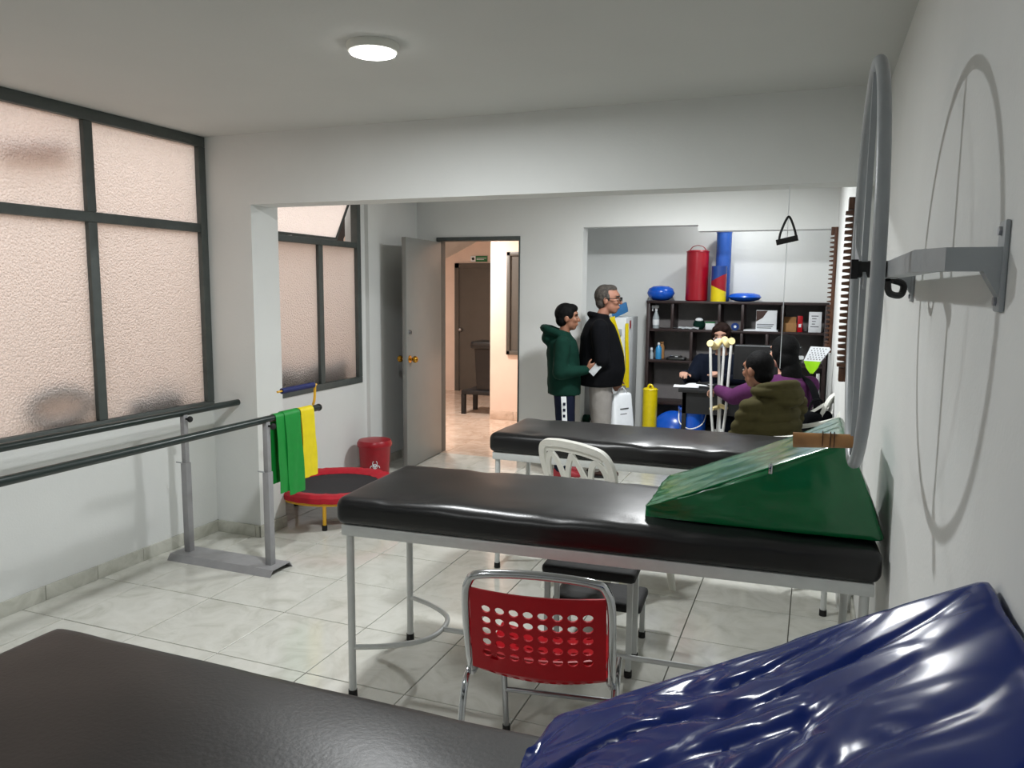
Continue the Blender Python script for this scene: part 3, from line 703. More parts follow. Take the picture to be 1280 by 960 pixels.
# ------------------------------------------------------------------ chairs
def white_chair(label, loc, rz, arms=False):
    t = thing('plastic_chair', label, 'chair', loc, rz, 'white plastic chairs')
    # back plane at local y=0, chair faces +y
    def B(x, z): return V(x, -.12*max(0, z-.42)/.4-.02*(1-(x/.24)**2), z)
    nr = (0, 1, .28)
    b = BM(); rim = catmull([B(-.205, .42), B(-.215, .55), B(-.232, .70), B(-.20, .785), B(-.10, .81), B(0, .815), B(.10, .81), B(.20, .785), B(.232, .70), B(.215, .55), B(.205, .42)], 6)
    ribbon(b, rim, .036, .022, nr); obj('back_rim', b, 'white_plastic', t)
    b = BM(); ribbon(b, catmull([B(-.19, .772), B(-.1, .79), B(0, .795), B(.1, .79), B(.19, .772)], 6), .045, .014, nr); obj('top_rail', b, 'white_plastic', t)
    for s in (-1, 1):
        b = BM(); ribbon(b, catmull([B(s*.205, .62), B(s*.19, .70), B(s*.155, .745), B(s*.12, .72), B(s*.095, .65), B(s*.075, .55), B(s*.065, .43)], 5), .03, .012, nr)
        ribbon(b, catmull([B(s*.072, .50), B(s*.065, .60), B(s*.045, .68), B(s*.0, .765)], 5), .028, .012, nr)
        ribbon(b, [B(s*.07, .43), B(s*.078, .58)], .045, .012, nr); obj('back_slat', b, 'white_plastic', t)
    b = BM(); rbox(b, (.215, .20, .014), .012, (12, 10, 2), lambda u, v, w_, p: V(p.x*(1+.08*v), p.y, p.z-.012*(1-u*u)*(1-v*v))); obj('seat', b, 'white_plastic', t).location = (0, .19, .425)
    for sx in (-1, 1):
        for y0, y1 in ((.02, -.07), (.36, .42)):
            b = BM(); loft(b, [(V(sx*.20, y0, .42), .026, .02, (1, 0, 0), (0, 1, 0)), (V(sx*.235, y1, 0), .02, .016, (1, 0, 0), (0, 1, 0))], 10); obj('leg', b, 'white_plastic', t)
    if arms:
        for s in (-1, 1):
            b = BM(); ribbon(b, catmull([V(s*.225, -.09, .76), V(s*.235, .0, .70), V(s*.245, .14, .655), V(s*.25, .28, .63), V(s*.245, .38, .58), V(s*.23, .40, .43)], 6), .075, .018, (0, .3, 1)); obj('armrest', b, 'white_plastic', t)
        t.scale = (1, 1, 1.08)
    return t
white_chair('white plastic chair with arched back between the two black beds', (-1.02, 3.70, 0), -.46)
white_chair('white plastic chair under the person in the purple jacket', (.06, 5.74, 0), 1.30, True)
white_chair('empty white plastic chair nearest the green wedge, by the right wall', (.085, 5.02, 0), 1.38, True)

def perf_plate(w_, h_, nx, nz, rx, rz_, fn, th, margin=(.03, .03), seg=12):
    """plate with rows of oval holes; fn(x,z)->point"""
    b = BM(); x0, z0 = -w_/2+margin[0], margin[1]; cw, ch = (w_-2*margin[0])/nx, (h_-2*margin[1])/nz
    cache = {}
    def vv(x, z):
        k = (round(x, 5), round(z, 5))
        if k not in cache: cache[k] = b.verts.new(fn(x, z))
        return cache[k]
    for i in range(nx):
        for j in range(nz):
            cx_, cz_ = x0+(i+.5)*cw, z0+(j+.5)*ch
            hole = [vv(cx_+rx*math.cos(2*PI*k/seg+PI/4), cz_+rz_*math.sin(2*PI*k/seg+PI/4)) for k in range(seg)]
            q = seg//4; outer = []
            cor = [(cw/2, ch/2), (-cw/2, ch/2), (-cw/2, -ch/2), (cw/2, -ch/2)]
            for s in range(4):
                for k in range(q):
                    f = k/q; a, c = cor[s], cor[(s+1) % 4]; outer.append(vv(cx_+a[0]*(1-f)+c[0]*f, cz_+a[1]*(1-f)+c[1]*f))
            for k in range(seg): b.faces.new((outer[k], outer[(k+1) % seg], hole[(k+1) % seg], hole[k]))
    q = seg//4
    xs = [-w_/2]+[x0+cw*k/q for k in range(nx*q+1)]+[w_/2]; zs = [0]+[z0+ch*k/q for k in range(nz*q+1)]+[h_]
    for i in range(len(xs)-1):
        for j in range(len(zs)-1):
            if 0 < i < len(xs)-2 and 0 < j < len(zs)-2: continue
            b.faces.new((vv(xs[i], zs[j]), vv(xs[i+1], zs[j]), vv(xs[i+1], zs[j+1]), vv(xs[i], zs[j+1])))
    bmesh.ops.recalc_face_normals(b, faces=b.faces[:]); b.normal_update()
    bmesh.ops.solidify(b, geom=b.faces[:], thickness=th); return b
t = thing('folding_chair', 'red perforated folding chair with chrome tube frame in front of the bed', 'chair', (-.69, 2.02, 0), .16)
def bk(x, z):   # backrest surface (chair faces +y)
    y = -.055+.09*(1-((z-.40)/.32))*.6-.035*(1-(x/.2)**2)
    return V(x, y, z)
b = perf_plate(.385, .255, 8, 5, .0145, .0115, lambda x, z: bk(x, .475+z), .006, (.028, .04)); obj('backrest', b, 'red_plastic', t)
def st_(x, y):
    z = .445-.03*(1-(x/.2)**2)+(.05*((.05-y)/.05)**2 if y < .05 else 0)-.03*max(0, (y-.36)/.06)
    return V(x, y, z)
b = perf_plate(.385, .40, 9, 7, .011, .006, lambda x, z: st_(x, -.02+z), .006, (.03, .02)); obj('seat', b, 'red_plastic', t)
wd = .208
P = [V(-wd, .03, .43), V(-wd, -.01, .52), V(-wd, -.05, .68), V(-wd+.012, -.062, .745), V(-wd+.05, -.068, .772), V(0, -.07, .782), V(wd-.05, -.068, .772), V(wd-.012, -.062, .745), V(wd, -.05, .68), V(wd, -.01, .52), V(wd, .03, .43)]
b = BM(); tube(b, catmull(P, 6), .0125, 12); obj('back_frame', b, 'chrome', t)
for s in (-1, 1):
    b = BM(); tube(b, catmull([V(s*(wd+.008), .20, .43), V(s*(wd+.012), .06, .44), V(s*(wd+.014), -.01, .40), V(s*(wd+.016), -.06, .25), V(s*(wd+.018), -.12, .02)], 6), .0105, 10); lg = obj('rear_leg', b, 'chrome', t)
    b = BM(); cyl(b, (s*(wd+.018), -.121, 0), (s*(wd+.018), -.12, .03), .014); obj('rubber_foot', b, 'black_rubber', lg)
    b = BM(); tube(b, catmull([V(s*(wd-.018), .10, .44), V(s*(wd-.018), .28, .41), V(s*(wd-.018), .37, .3), V(s*(wd-.018), .43, .02)], 6), .0105, 10); lg = obj('front_leg', b, 'dull_steel', t)
    b = BM(); cyl(b, (s*(wd-.018), .431, 0), (s*(wd-.018), .43, .03), .014); obj('rubber_foot', b, 'black_rubber', lg)
    b = BM(); ell(b, (s*(wd-.002), .03, .445), (.016, .02, .016)); obj('pivot', b, 'dull_steel', t)
b = BM(); cyl(b, (-wd-.016, -.055, .27), (wd+.016, -.055, .27), .009); obj('cross_bar', b, 'chrome', t)
b = BM(); cyl(b, (-wd+.018, .40, .18), (wd-.018, .40, .18), .009); obj('cross_bar', b, 'dull_steel', t)

# step stool
t = thing('step_stool', 'two-step white stool with black rubber treads behind the middle bed', 'step stool', (-.81, 3.035, 0), .06)
for z, y0, y1 in ((.42, -.10, .115), (.215, .09, .33)):
    b = BM(); rbox(b, (.195, (y1-y0)/2, .022), .018, (12, 8, 4)); obj('tread', b, 'black_rubber', t).location = (0, (y0+y1)/2, z)
for sx in (-1, 1):
    x = sx*.172
    for y, zt in ((-.075, .40), (.085, .40), (.31, .195)):
        b = BM(); box(b, x-.011, x+.011, y-.011, y+.011, .02, zt, .002); lg = obj('leg', b, 'white_metal', t)
        b = BM(); cyl(b, (x, y, 0), (x, y, .028), .016); obj('rubber_foot', b, 'black_rubber', lg)
    b = BM(); box(b, x-.009, x+.009, -.07, .08, .385, .40); box(b, x-.009, x+.009, .09, .305, .18, .195); obj('side_rail', b, 'white_metal', t)

# ------------------------------------------------------------------ shelf unit in the alcove
YS = 7.04
def sx_(px_): return PY(px_, 395, YS).x
def sz_(py_, px_=900): return PY(px_, py_, YS).z
t = thing('shelf_unit', 'dark brown open shelf unit against the alcove wall', 'shelf', (0, YS, 0))
X0, X1 = sx_(808), min(sx_(1037), .112); ZT = sz_(377)
rows = [ZT, sz_(413), sz_(453), .55, .10]
tk = .022; D = .28
def board(n, x0, x1, z0, z1, y0=0., y1=D): b = BM(); box(b, x0, x1, y0, y1, z0, z1, .002); return obj(n, b, 'shelf_wood', t)
board('side_panel', X0, X0+.03, 0, ZT-tk); board('side_panel', X1-.03, X1, 0, ZT-tk)
board('top_board', X0, X1, ZT-tk, ZT, -.01)
for z in rows[1:]: board('shelf_board', X0+.03, X1-.03, z-tk, z)
for px_ in (840, 899, 928, 978): x = sx_(px_); board('divider', x-.012, x+.012, rows[1], ZT-tk)
for px_ in (865, 928, 960): x = sx_(px_); board('divider', x-.012, x+.012, rows[2], rows[1]-tk)
for px_ in (865, 960): x = sx_(px_); board('divider', x-.012, x+.012, rows[3], rows[2]-tk)
b = BM(); box(b, X0+.03, X1-.03, D-.008, D, .1, ZT-tk); obj('back_panel', b, 'shelf_back', t)

def disc_cushion(label, px_, rx, hz):
    b = BM(); lathe(b, [(.01, 0), (rx*.55, .004), (rx*.85, hz*.22), (rx, hz*.5), (rx*.88, hz*.8), (rx*.55, hz*.97), (.01, hz)], seg=36)
    o = obj('balance_cushion', b, 'blue_ball', ang=80); o.location = (PY(px_, 370, YS+.13).x, YS+.13, ZT); return tag(o, label, 'balance cushion', 'blue cushions on the shelf')
disc_cushion('plump blue inflatable cushion at the left end on top of the shelf', 826, .125, .135)
disc_cushion('flat blue balance disc on top of the shelf beside the striped roll', 931, .142, .078)
def bolster(name, label, mat, px_, r, hz, y, handle=False):
    t = thing(name, label, 'bolster', (PY(px_, 370, y).x, y, ZT))
    b = BM(); lathe(b, [(r-.008, 0), (r, .01), (r, hz-.012), (r-.01, hz), (.01, hz+.004)], seg=32); obj('roll', b, mat, t)
    b = BM(); tube(b, [V(r*math.cos(a), r*math.sin(a), hz-.012) for a in [2*PI*k/32 for k in range(32)]], .005, 6, True); obj('piping', b, mat, t)
    if handle:
        b = BM(); tube(b, catmull([V(-r*.8, 0, hz-.01), V(-r*.5, 0, hz+.03), V(0, 0, hz+.045), V(r*.5, 0, hz+.03), V(r*.8, 0, hz-.01)], 5), .011, 6, ry=.004); obj('carry_strap', b, mat, t)
    return t
bolster('bolster', 'tall dark red leather bolster standing on the shelf', 'red_leather', 870.5, .098, .45, YS+.13, True)
bolster('bolster', 'tall shiny blue roll standing behind the striped one on the shelf', 'blue_leather', 902.5, .066, .62, YS+.19)
zr = ZT; t = thing('striped_roll', 'short roll in navy, red and yellow leather stripes on the shelf', 'bolster', (PY(898, 370, YS+.06).x, YS+.055, zr))
for z0, z1, mm in ((0, .115, 'yellow_leather'), (.115, .21, 'red_leather'), (.21, .31, 'navy_leather')):
    b = BM(); seg = 28; r = .066; lo_, hi_ = [], []
    sl0 = .0 if z0 == 0 else (-.03 if z0 < .2 else .035); sl1 = 0 if z1 > .3 else (-.03 if z1 < .2 else .035)
    for k in range(seg):
        a = 2*PI*k/seg; x, y = r*math.cos(a), r*math.sin(a); lo_.append(b.verts.new((x, y, z0+sl0*x/r))); hi_.append(b.verts.new((x, y, z1+sl1*x/r)))
    bridge(b, lo_, hi_); b.faces.new(lo_[::-1]); b.faces.new(hi_); obj('stripe_section', b, mm, t)

def bottle(name, label, px_, z, prof, mat, extra=None, y=YS+.10):
    t = thing(name, label, 'bottle', (PY(px_, 400, y).x, y, z))
    b = BM(); lathe(b, prof, seg=18); obj('bottle_body', b, mat, t)
    if extra: extra(t, prof[-1][1])
    return t
def trigger(t, z):
    b = BM(); cyl(b, (0, 0, z), (0, 0, z+.02), .012); rbox(b, (.035, .011, .014), .008, (6, 4, 4), lambda u, v, w_, p: p+V(-.012, 0, z+.035)); obj('spray_head', b, 'white_paper', t)
    b = BM(); obox(b, (-.032, 0, z+.012), ((1, 0, 0), (0, 1, 0), (0, 0, 1)), (.004, .006, .016)); obj('trigger', b, 'white_paper', t)
    b = BM(); lathe(b, [(.031, .03), (.031, .08)], seg=18); obj('paper_label', b, 'white_paper', t)
def capw(t, z):
    b = BM(); cyl(b, (0, 0, z), (0, 0, z+.022), .013, .011); obj('cap', b, 'white_paper', t)
bottle('spray_bottle', 'grey spray bottle with white trigger in the upper shelf corner', 820, rows[1], [(.028, 0), (.03, .005), (.03, .10), (.012, .15), (.011, .16)], 'clear_plastic', trigger)
bottle('sanitizer_bottle', 'blue sanitizer bottle with white cap on the middle shelf', 824.5, rows[2], [(.026, 0), (.028, .005), (.028, .10), (.012, .125), (.011, .13)], 'sanitizer_blue', capw)
bottle('small_bottle', 'small clear bottle left of the blue sanitizer', 815.5, rows[2], [(.02, 0), (.02, .05), (.009, .07), (.009, .08)], 'clear_plastic', capw)
bottle('brown_bottle', 'brown spray bottle behind the blue sanitizer', 828.5, rows[2], [(.024, 0), (.024, .11), (.012, .135), (.018, .14), (.018, .155)], 'kraft', None, YS+.17)
def flatbox(name, label, cat, px0, px1, py0, z, dep, mat, y=YS+.05, tilt=0.):
    x0, x1 = PY(px0, 400, y).x, PY(px1, 400, y).x; hz = PY((px0+px1)/2, py0, y).z-z
    t = thing(name, label, cat, ((x0+x1)/2, y, z)); w_ = (x1-x0)/2
    b = BM(); box(b, -w_, w_, 0, dep, 0, hz, .002); obj('box_body', b, mat, t); return t, w_, hz
t, w_, hz = flatbox('white_carton', 'white printed carton with dark picture corner on the upper shelf', 'box', 945, 971, 388, rows[1]+.012, .06, 'white_paper')
b = BM(); prism(b, [(-w_*.98, hz*.98), (-w_*.98, hz*.42), (-w_*.35, hz*.62), (w_*.1, hz*.98)], lambda x, z, q: V(x, q, z), -.002, .001); obj('picture_print', b, 'shoe_brown', t)
for k in range(3):
    b = BM(); box(b, -w_*.9+.03*k*0, w_*(.5+.12*k), -.002, .001, hz*(.08+.09*k), hz*(.12+.09*k)); obj('print_line', b, 'grey_print', t)
b = BM(); box(b, sx_(930), sx_(973), YS+.01, YS+.22, rows[1]+.001, rows[1]+.012); tag(obj('paper_stack', b, 'white_paper'), 'flat stack of white paper under the printed carton', 'paper')
t, w_, hz = flatbox('kraft_box', 'open brown cardboard box on the upper shelf', 'box', 978, 996, 404, rows[1]+.001, .12, 'kraft')
b = BM(); obox(b, (0, .06, hz+.02), ((1, 0, 0), V(0, .8, .6), V(0, -.6, .8)), (w_*.9, .05, .002)); obj('flap', b, 'kraft', t)
t, w_, hz = flatbox('red_packet', 'small red and white packet beside the cardboard box', 'packet', 997, 1003.5, 395, rows[1]+.001, .05, 'red_plastic')
b = BM(); box(b, -w_*.5, w_*.5, -.002, .001, hz*.3, hz*.5); obj('print_patch', b, 'white_paper', t)
t, w_, hz = flatbox('document_stand', 'white printed notice standing at the right end of the shelf', 'notice', 1011, 1027, 390, rows[1]+.001, .006, 'white_paper')
for k, (a, c) in enumerate(((.2, .75), (.25, .6), (.25, .55), (.25, .5), (.15, .8))):
    b = BM(); z = hz*(.78-.13*k); box(b, -w_+2*w_*a, -w_+2*w_*c, -.001, .001, z, z+.007); obj('print_line', b, 'grey_print', t)
t, w_, hz = flatbox('white_small_box', 'small white box with green lid on the upper shelf', 'box', 882, 893.5, 404, rows[1]+.001, .05, 'white_paper')
b = BM(); box(b, -w_-.002, w_+.002, -.002, .052, hz, hz+.012); obj('lid', b, 'sign_green', t)
b = BM(); p = PY(874, 405, YS+.08); t = thing('globe_jar', 'round green and white jar next to the small white box', 'jar', (p.x, YS+.08, rows[1]))
lathe(b, [(.03, 0), (.05, .02), (.055, .045), (.045, .075), (.02, .09)], seg=20); obj('jar_body', b, 'hoodie_green', t)
b = BM(); ell(b, (0, -.01, .085), (.035, .035, .02)); obj('cotton_top', b, 'white_paper', t)
for k, (px_, lab) in enumerate(((852, 'loose white papers lying on the upper shelf'), (861, 'curled white sheet hanging over the upper shelf edge'))):
    b = BM(); n = 8; vv = [[b.verts.new((-.09+.18*i/n, -.02-.02*k+.12*j/3, .004+.012*k+.012*math.sin(i*1.1+k)**2*(1-j/3)-(.015*k*(j == 0)))) for i in range(n+1)] for j in range(4)]
    for j in range(3):
        for i in range(n): b.faces.new((vv[j][i], vv[j][i+1], vv[j+1][i+1], vv[j+1][i]))
    bmesh.ops.solidify(b, geom=b.faces[:], thickness=.003)
    o = obj('paper_sheet', b, 'white_paper'); o.location = (sx_(px_), YS+.03, rows[1]+.002); tag(o, lab, 'paper', 'papers on the shelf')
b = BM(); cyl(b, (0, 0, .035), (0, .02, .035), .033, seg=24); o = obj('blue_roundel', b, 'navy_leather'); o.location = (sx_(919), YS+.03, rows[1]); 
t = thing('tape_roll', 'small round blue tape roll beside the masked person on the shelf', 'tape roll', o.location); o.parent = t; o.location = (0, 0, 0); o.name = 'tape_body'
b = BM(); cyl(b, (0, -.003, .035), (0, .001, .035), .012, seg=16); obj('core', b, 'white_paper', t)
t = thing('instrument_tray', 'black tray with metal instruments on the middle shelf', 'tray', (sx_(846), YS+.06, rows[2]))
b = BM(); rbox(b, (.085, .06, .014), .01, (8, 6, 3)); obj('tray_body', b, 'black_gloss', t).location = (0, 0, .015)
b = BM(); tube(b, catmull([V(-.06, 0, .034), V(0, -.01, .042), V(.05, .01, .034)], 4), .006, 6); obj('instrument', b, 'chrome', t)
b = BM(); box(b, -.012, .012, -.012, .012, .028, .045, .003); obj('clip', b, 'white_paper', t)

# fridge and what stands by it
FX1, FY0 = -1.55, 6.80; zf_ = PY(783, 397, FY0).z
t = thing('refrigerator', 'white refrigerator in the alcove behind the standing man', 'refrigerator', (FX1-.27, FY0, 0))
b = BM(); box(b, -.27, .27, .03, .47, .03, zf_, .008); obj('cabinet', b, 'fridge_white', t)
b = BM(); box(b, -.27, .27, -.02, .026, .42, zf_-.004, .008); dd = obj('door', b, 'fridge_white', t)
b = BM(); box(b, .18, .235, -.045, -.018, zf_-.16, zf_-.10, .006); obj('handle', b, 'grey_steel', dd)
b = BM(); box(b, -.27, .27, -.02, .026, .05, .415, .008); obj('lower_door', b, 'fridge_white', t)
b = BM(); box(b, -.25, .25, -.01, .4, 0, .05); obj('plinth', b, 'black_matte', t)
b = BM(); box(b, .2705, .275, .12, .16, zf_-.10, zf_-.03); obj('red_badge', b, 'red_leather', t)
b = BM(); rbox(b, (.075, .06, .045), .008, (4, 4, 4), lambda u, v, w_, p: V(p.x+.012*v, p.y, p.z+.015*u)); o = obj('folded_cloth', b, 'teal_fabric'); o.location = (PY(775, 395, FY0+.12).x, FY0+.1, zf_+.062); o.rotation_euler = (0, -.25, .4); tag(o, 'folded blue cloth on top of the refrigerator', 'cloth')
t = thing('yellow_strap', 'yellow strap hanging down the front edge of the refrigerator', 'strap', (FX1-.02, FY0-.03, 0))
b = BM(); ribbon(b, catmull([V(-.10, -.01, zf_+.006), V(-.09, -.03, zf_-.03), V(-.06, -.03, zf_-.12), V(.0, -.03, zf_-.35), V(.015, -.03, zf_-.6)], 5), .045, .004, (0, 1, 0)); obj('strap_loop', b, 'yellow_leather', t)
b = BM(); ribbon(b, catmull([V(.03, -.0, zf_-.05), V(.035, -.01, zf_-.2), V(.045, -.01, zf_-.4), V(.05, -.01, zf_-.62)], 5), .03, .004, (0, 1, 0)); obj('strap_tail', b, 'yellow_leather', t)
p = PY(735, 523, 6.72)
t = thing('storage_box', 'low white storage box between the boy and the man', 'box', (p.x, 6.66, 0)); b = BM(); box(b, -.02, .14, -.05, .09, 0, p.z-.05, .01); obj('box_body', b, 'white_plastic', t)
b = BM(); box(b, -.025, .145, -.055, .095, p.z-.05, p.z-.035, .004); obj('lid', b, 'white_plastic', t)
t = thing('dumbbell', 'green dumbbell on the white storage box', 'dumbbell', (p.x+.06, 6.67, p.z-.035))
b = BM(); cyl(b, (-.06, 0, .04), (.06, 0, .04), .012); obj('bar', b, 'black_matte', t)
for s in (-1, 1): b = BM(); cyl(b, (s*.035, 0, .04), (s*.085, 0, .04), .04, seg=6); obj('weight', b, 'hoodie_green', t)

# rollers, balls under the desk
yr = PY(813, 485, 6.78)
t = thing('foam_roller', 'tall yellow roller standing in front of the shelf', 'roller', (yr.x, 6.78, 0)); r = .064
b = BM(); lathe(b, [(r-.006, 0), (r, .008), (r, yr.z-.01), (r-.01, yr.z)], seg=30); obj('roll', b, 'yellow_leather', t)
b = BM(); tube(b, [V(r*math.cos(a), r*math.sin(a), yr.z-.012) for a in [2*PI*k/28 for k in range(28)]], .004, 6, True); obj('piping', b, 'yellow_leather', t)
b = BM(); tube(b, catmull([V(-.025, 0, yr.z-.005), V(-.012, 0, yr.z+.025), V(.012, 0, yr.z+.025), V(.025, 0, yr.z-.005)], 4), .01, 6); obj('carry_loop', b, 'yellow_leather', t)
p = PY(842, 512, 6.82); b = BM(); ell(b, (0, 0, .25), (.22, .15, .25), None, 28, 18); t = thing('exercise_ball', 'blue exercise ball under the left end of the desk', 'exercise ball', (p.x-.01, 6.90, 0)); obj('ball_body', b, 'blue_ball', t)
b = BM(); cyl(b, (0, -.1, .25), (0, -.151, .25), .012); obj('valve', b, 'white_paper', t)
DZ_ = .79; DY0, DY1 = 6.20, 6.66; DX0, DX1 = PY(848, 480, DY0).x, -.06
t = thing('desk', 'black office desk in front of the shelf', 'desk', (DX0, DY0, 0)); dw = DX1-DX0
b = BM(); box(b, 0, dw, 0, DY1-DY0, DZ_-.03, DZ_, .004); obj('desk_top', b, 'black_matte', t)
b = BM(); box(b, .03, dw-.03, .02, .038, DZ_-.20, DZ_-.03); obj('front_panel', b, 'black_matte', t)
for x in (.03, dw-.06):
    for y in (.02, DY1-DY0-.06): b = BM(); box(b, x, x+.035, y, y+.035, 0, DZ_-.03, .003); obj('leg', b, 'black_matte', t)
p = PY(868, 505, 6.42)
t = thing('blue_bucket', 'blue plastic bucket under the desk beside the ball', 'bucket', (p.x, 6.34, 0)); zb_ = PY(868, 507, 6.42).z
b = BM(); lathe(b, [(.085, 0), (.09, .01), (.11, zb_), (.116, zb_), (.116, zb_-.02), (.112, zb_-.02)], seg=28); obj('bucket_body', b, 'blue_ball', t)
b = BM(); tube(b, catmull([V(.11, 0, zb_-.03), V(.09, -.08, zb_-.12), V(0, -.125, zb_-.16), V(-.09, -.08, zb_-.12), V(-.11, 0, zb_-.03)], 5), .004, 6); obj('bail_handle', b, 'white_plastic', t)
t = thing('monitor', 'wide black computer monitor seen from behind on the desk', 'monitor', (-.33, 6.42, DZ_), .03); zt_ = PY(950, 431, 6.42).z-DZ_
b = BM(); rbox(b, (.255, .016, (zt_-.07)/2), .01, (4, 3, 4), lambda u, v, w_, p: p+V(0, 0, .07+(zt_-.07)/2)); obj('screen_housing', b, 'black_matte', t)
b = BM(); cyl(b, (0, 0, .008), (0, 0, .16), .02); obj('stand', b, 'black_matte', t)
b = BM(); rbox(b, (.10, .07, .005), .004, (6, 6, 2)); obj('base', b, 'black_matte', t).location = (0, 0, .006)
b = BM(); box(b, -.245, .245, -.0175, -.0155, zt_-.012, zt_-.008); obj('edge_highlight', b, 'grey_steel', t)
for k, (px_, py_, lab) in enumerate(((862, 478, 'white forms stacked on the desk by the writing hand'), (872, 482, 'white sheet overlapping the forms on the desk'))):
    p = FL(px_, py_, DZ_); b = BM(); box(b, -.10, .10, -.06, .07, 0, .006, .001); o = obj('form_sheet', b, 'white_paper'); o.location = (p.x+.02, DY0+.13+.09*k, DZ_+.001+.007*k); o.rotation_euler = (0, 0, .1-.25*k); tag(o, lab, 'paper', 'papers on the desk')
t = thing('stethoscope', 'black stethoscope coiled on the desk papers', 'stethoscope', (PY(879, 480, 6.3).x, 6.29, DZ_+.016))
b = BM(); tube(b, catmull([V(.05*math.cos(a), .035*math.sin(a), .006+.004*k) for k, a in enumerate([.8*j for j in range(9)])], 4), .006, 6); obj('hose', b, 'black_rubber', t)
b = BM(); cyl(b, (.05, -.02, 0), (.05, -.02, .012), .02); obj('chest_piece', b, 'chrome', t)

# crutches
def crutch(label, top, foot, ax):
    top, foot, ax = Vector(top), Vector(foot), Vector(ax).normalized()
    t = thing('crutch', label, 'crutch', foot, 0, 'crutches by the desk'); T_ = top-foot; up_ = T_.normalized(); L = T_.length; hw_ = .075
    joint = up_*(L*.30)
    b = BM(); tube(b, catmull([up_*(L-.01)-ax*.08+up_*.02, up_*L-ax*.05, up_*(L-.02), up_*L+ax*.05, up_*(L-.01)+ax*.08+up_*.02], 5), .027, 12); obj('armpit_pad', b, 'foam_beige', t)
    for s in (-1, 1):
        b = BM(); tube(b, [up_*(L-.02)+ax*s*hw_, up_*(L*.55)+ax*s*hw_*.85, joint+ax*s*.018], .0105, 8); obj('strut', b, 'crutch_grey', t)
    b = BM(); tube(b, [up_*.03, joint+up_*.16], .011, 8); obj('lower_leg', b, 'crutch_grey', t)
    b = BM(); cyl(b, (0, 0, 0), up_*.05, .02, .014); obj('rubber_tip', b, 'black_rubber', t)
    b = BM(); g = up_*(L*.58); cyl(b, g-ax*hw_*.85, g+ax*hw_*.85, .017); obj('hand_grip', b, 'foam_beige', t)
    b = BM()
    for k in range(5): q = joint+up_*(.03*k-.12); cyl(b, q+V(0, -.0115, 0), q+V(0, -.0125, 0), .004, seg=6)
    o = obj('adjust_hole', b, 'black_matte', t); o['kind'] = 'stuff'
YK = 6.06
ca, cb = PY(893.5, 430, YK), PY(910, 427, YK)
crutch('grey metal crutch with beige pad, left one before the masked person', ca, (ca.x+.055, YK-.04, 0), (.32, .95, 0))
crutch('grey metal crutch with beige pad, right one before the masked person', cb, (cb.x-.035, YK-.04, 0), (.42, -.9, 0))
# white and lime perforated board near the purple jacket
p = PY(1022, 452, 5.95)
t = thing('perforated_board', 'white dotted board with lime green lower end behind the purple jacket', 'board', (p.x, 5.95, p.z), -.35)
b = BM(); prism(b, [(-.10, 0), (-.055, .105), (.075, .105), (.085, .09), (.02, 0)], lambda x, z, q: V(x, q, z), 0, .012); obj('dotted_part', b, 'white_paper', t)
b = BM(); prism(b, [(-.10, 0), (.02, 0), (.0, -.05), (-.03, -.09), (-.05, -.09), (-.08, -.05)], lambda x, z, q: V(x, q, z), 0, .012); obj('lime_end', b, 'lime', t)
b = BM()
for j in range(6):
    for i in range(7):
        z = .015+.0155*j; x = -.075+.021*i+.38*z+(.01 if j % 2 else 0)
        if x < .055: cyl(b, (x, -.0015, z), (x, .001, z), .0045, seg=6)
o = obj('dots', b, 'grey_print', t); o['kind'] = 'stuff'
cyb = BM(); cyl(cyb, (.0, .02, -.09), (.02, .05, -p.z+.002), .012); obj('stand_pole', cyb, 'white_metal', t)

# ------------------------------------------------------------------ people
def hand(bm, w_, d, n_, s=1., curl=.5, side=1):
    d = Vector(d).normalized(); n_ = Vector(n_); n_ = (n_-d*n_.dot(d)).normalized(); l = d.cross(n_)*side
    w_ = Vector(w_)
    loft(bm, [(w_+d*x*s, a*s, c*s, l, n_) for x, a, c in ((-.005, .026, .018), (.02, .034, .016), (.06, .042, .014), (.085, .040, .012))], 12)
    for k, (o, ln) in enumerate(((-.030, .070), (-.010, .080), (.010, .074), (.029, .058))):
        p = w_+d*.075*s+l*o*s; a = curl*.5; r = .0088*s
        for f in (.45, .32, .25):
            dir_ = d*math.cos(a)+n_*math.sin(a); q = p+dir_*ln*f*1.05*s; caps(bm, p, q, r, r*.92, 8); p = q; a += curl; r *= .93
    p = w_+d*.02*s-l*.026*s
    for dr, ln in (((d*.65-l*.7+n_*.3), .04), ((d*.9-l*.25+n_*.45), .035)):
        q = p+dr.normalized()*ln*s; caps(bm, p, q, .011*s, .009*s, 8); p = q
def rotz(p, a): return V(p.x*math.cos(a)-p.y*math.sin(a), p.x*math.sin(a)+p.y*math.cos(a), p.z)
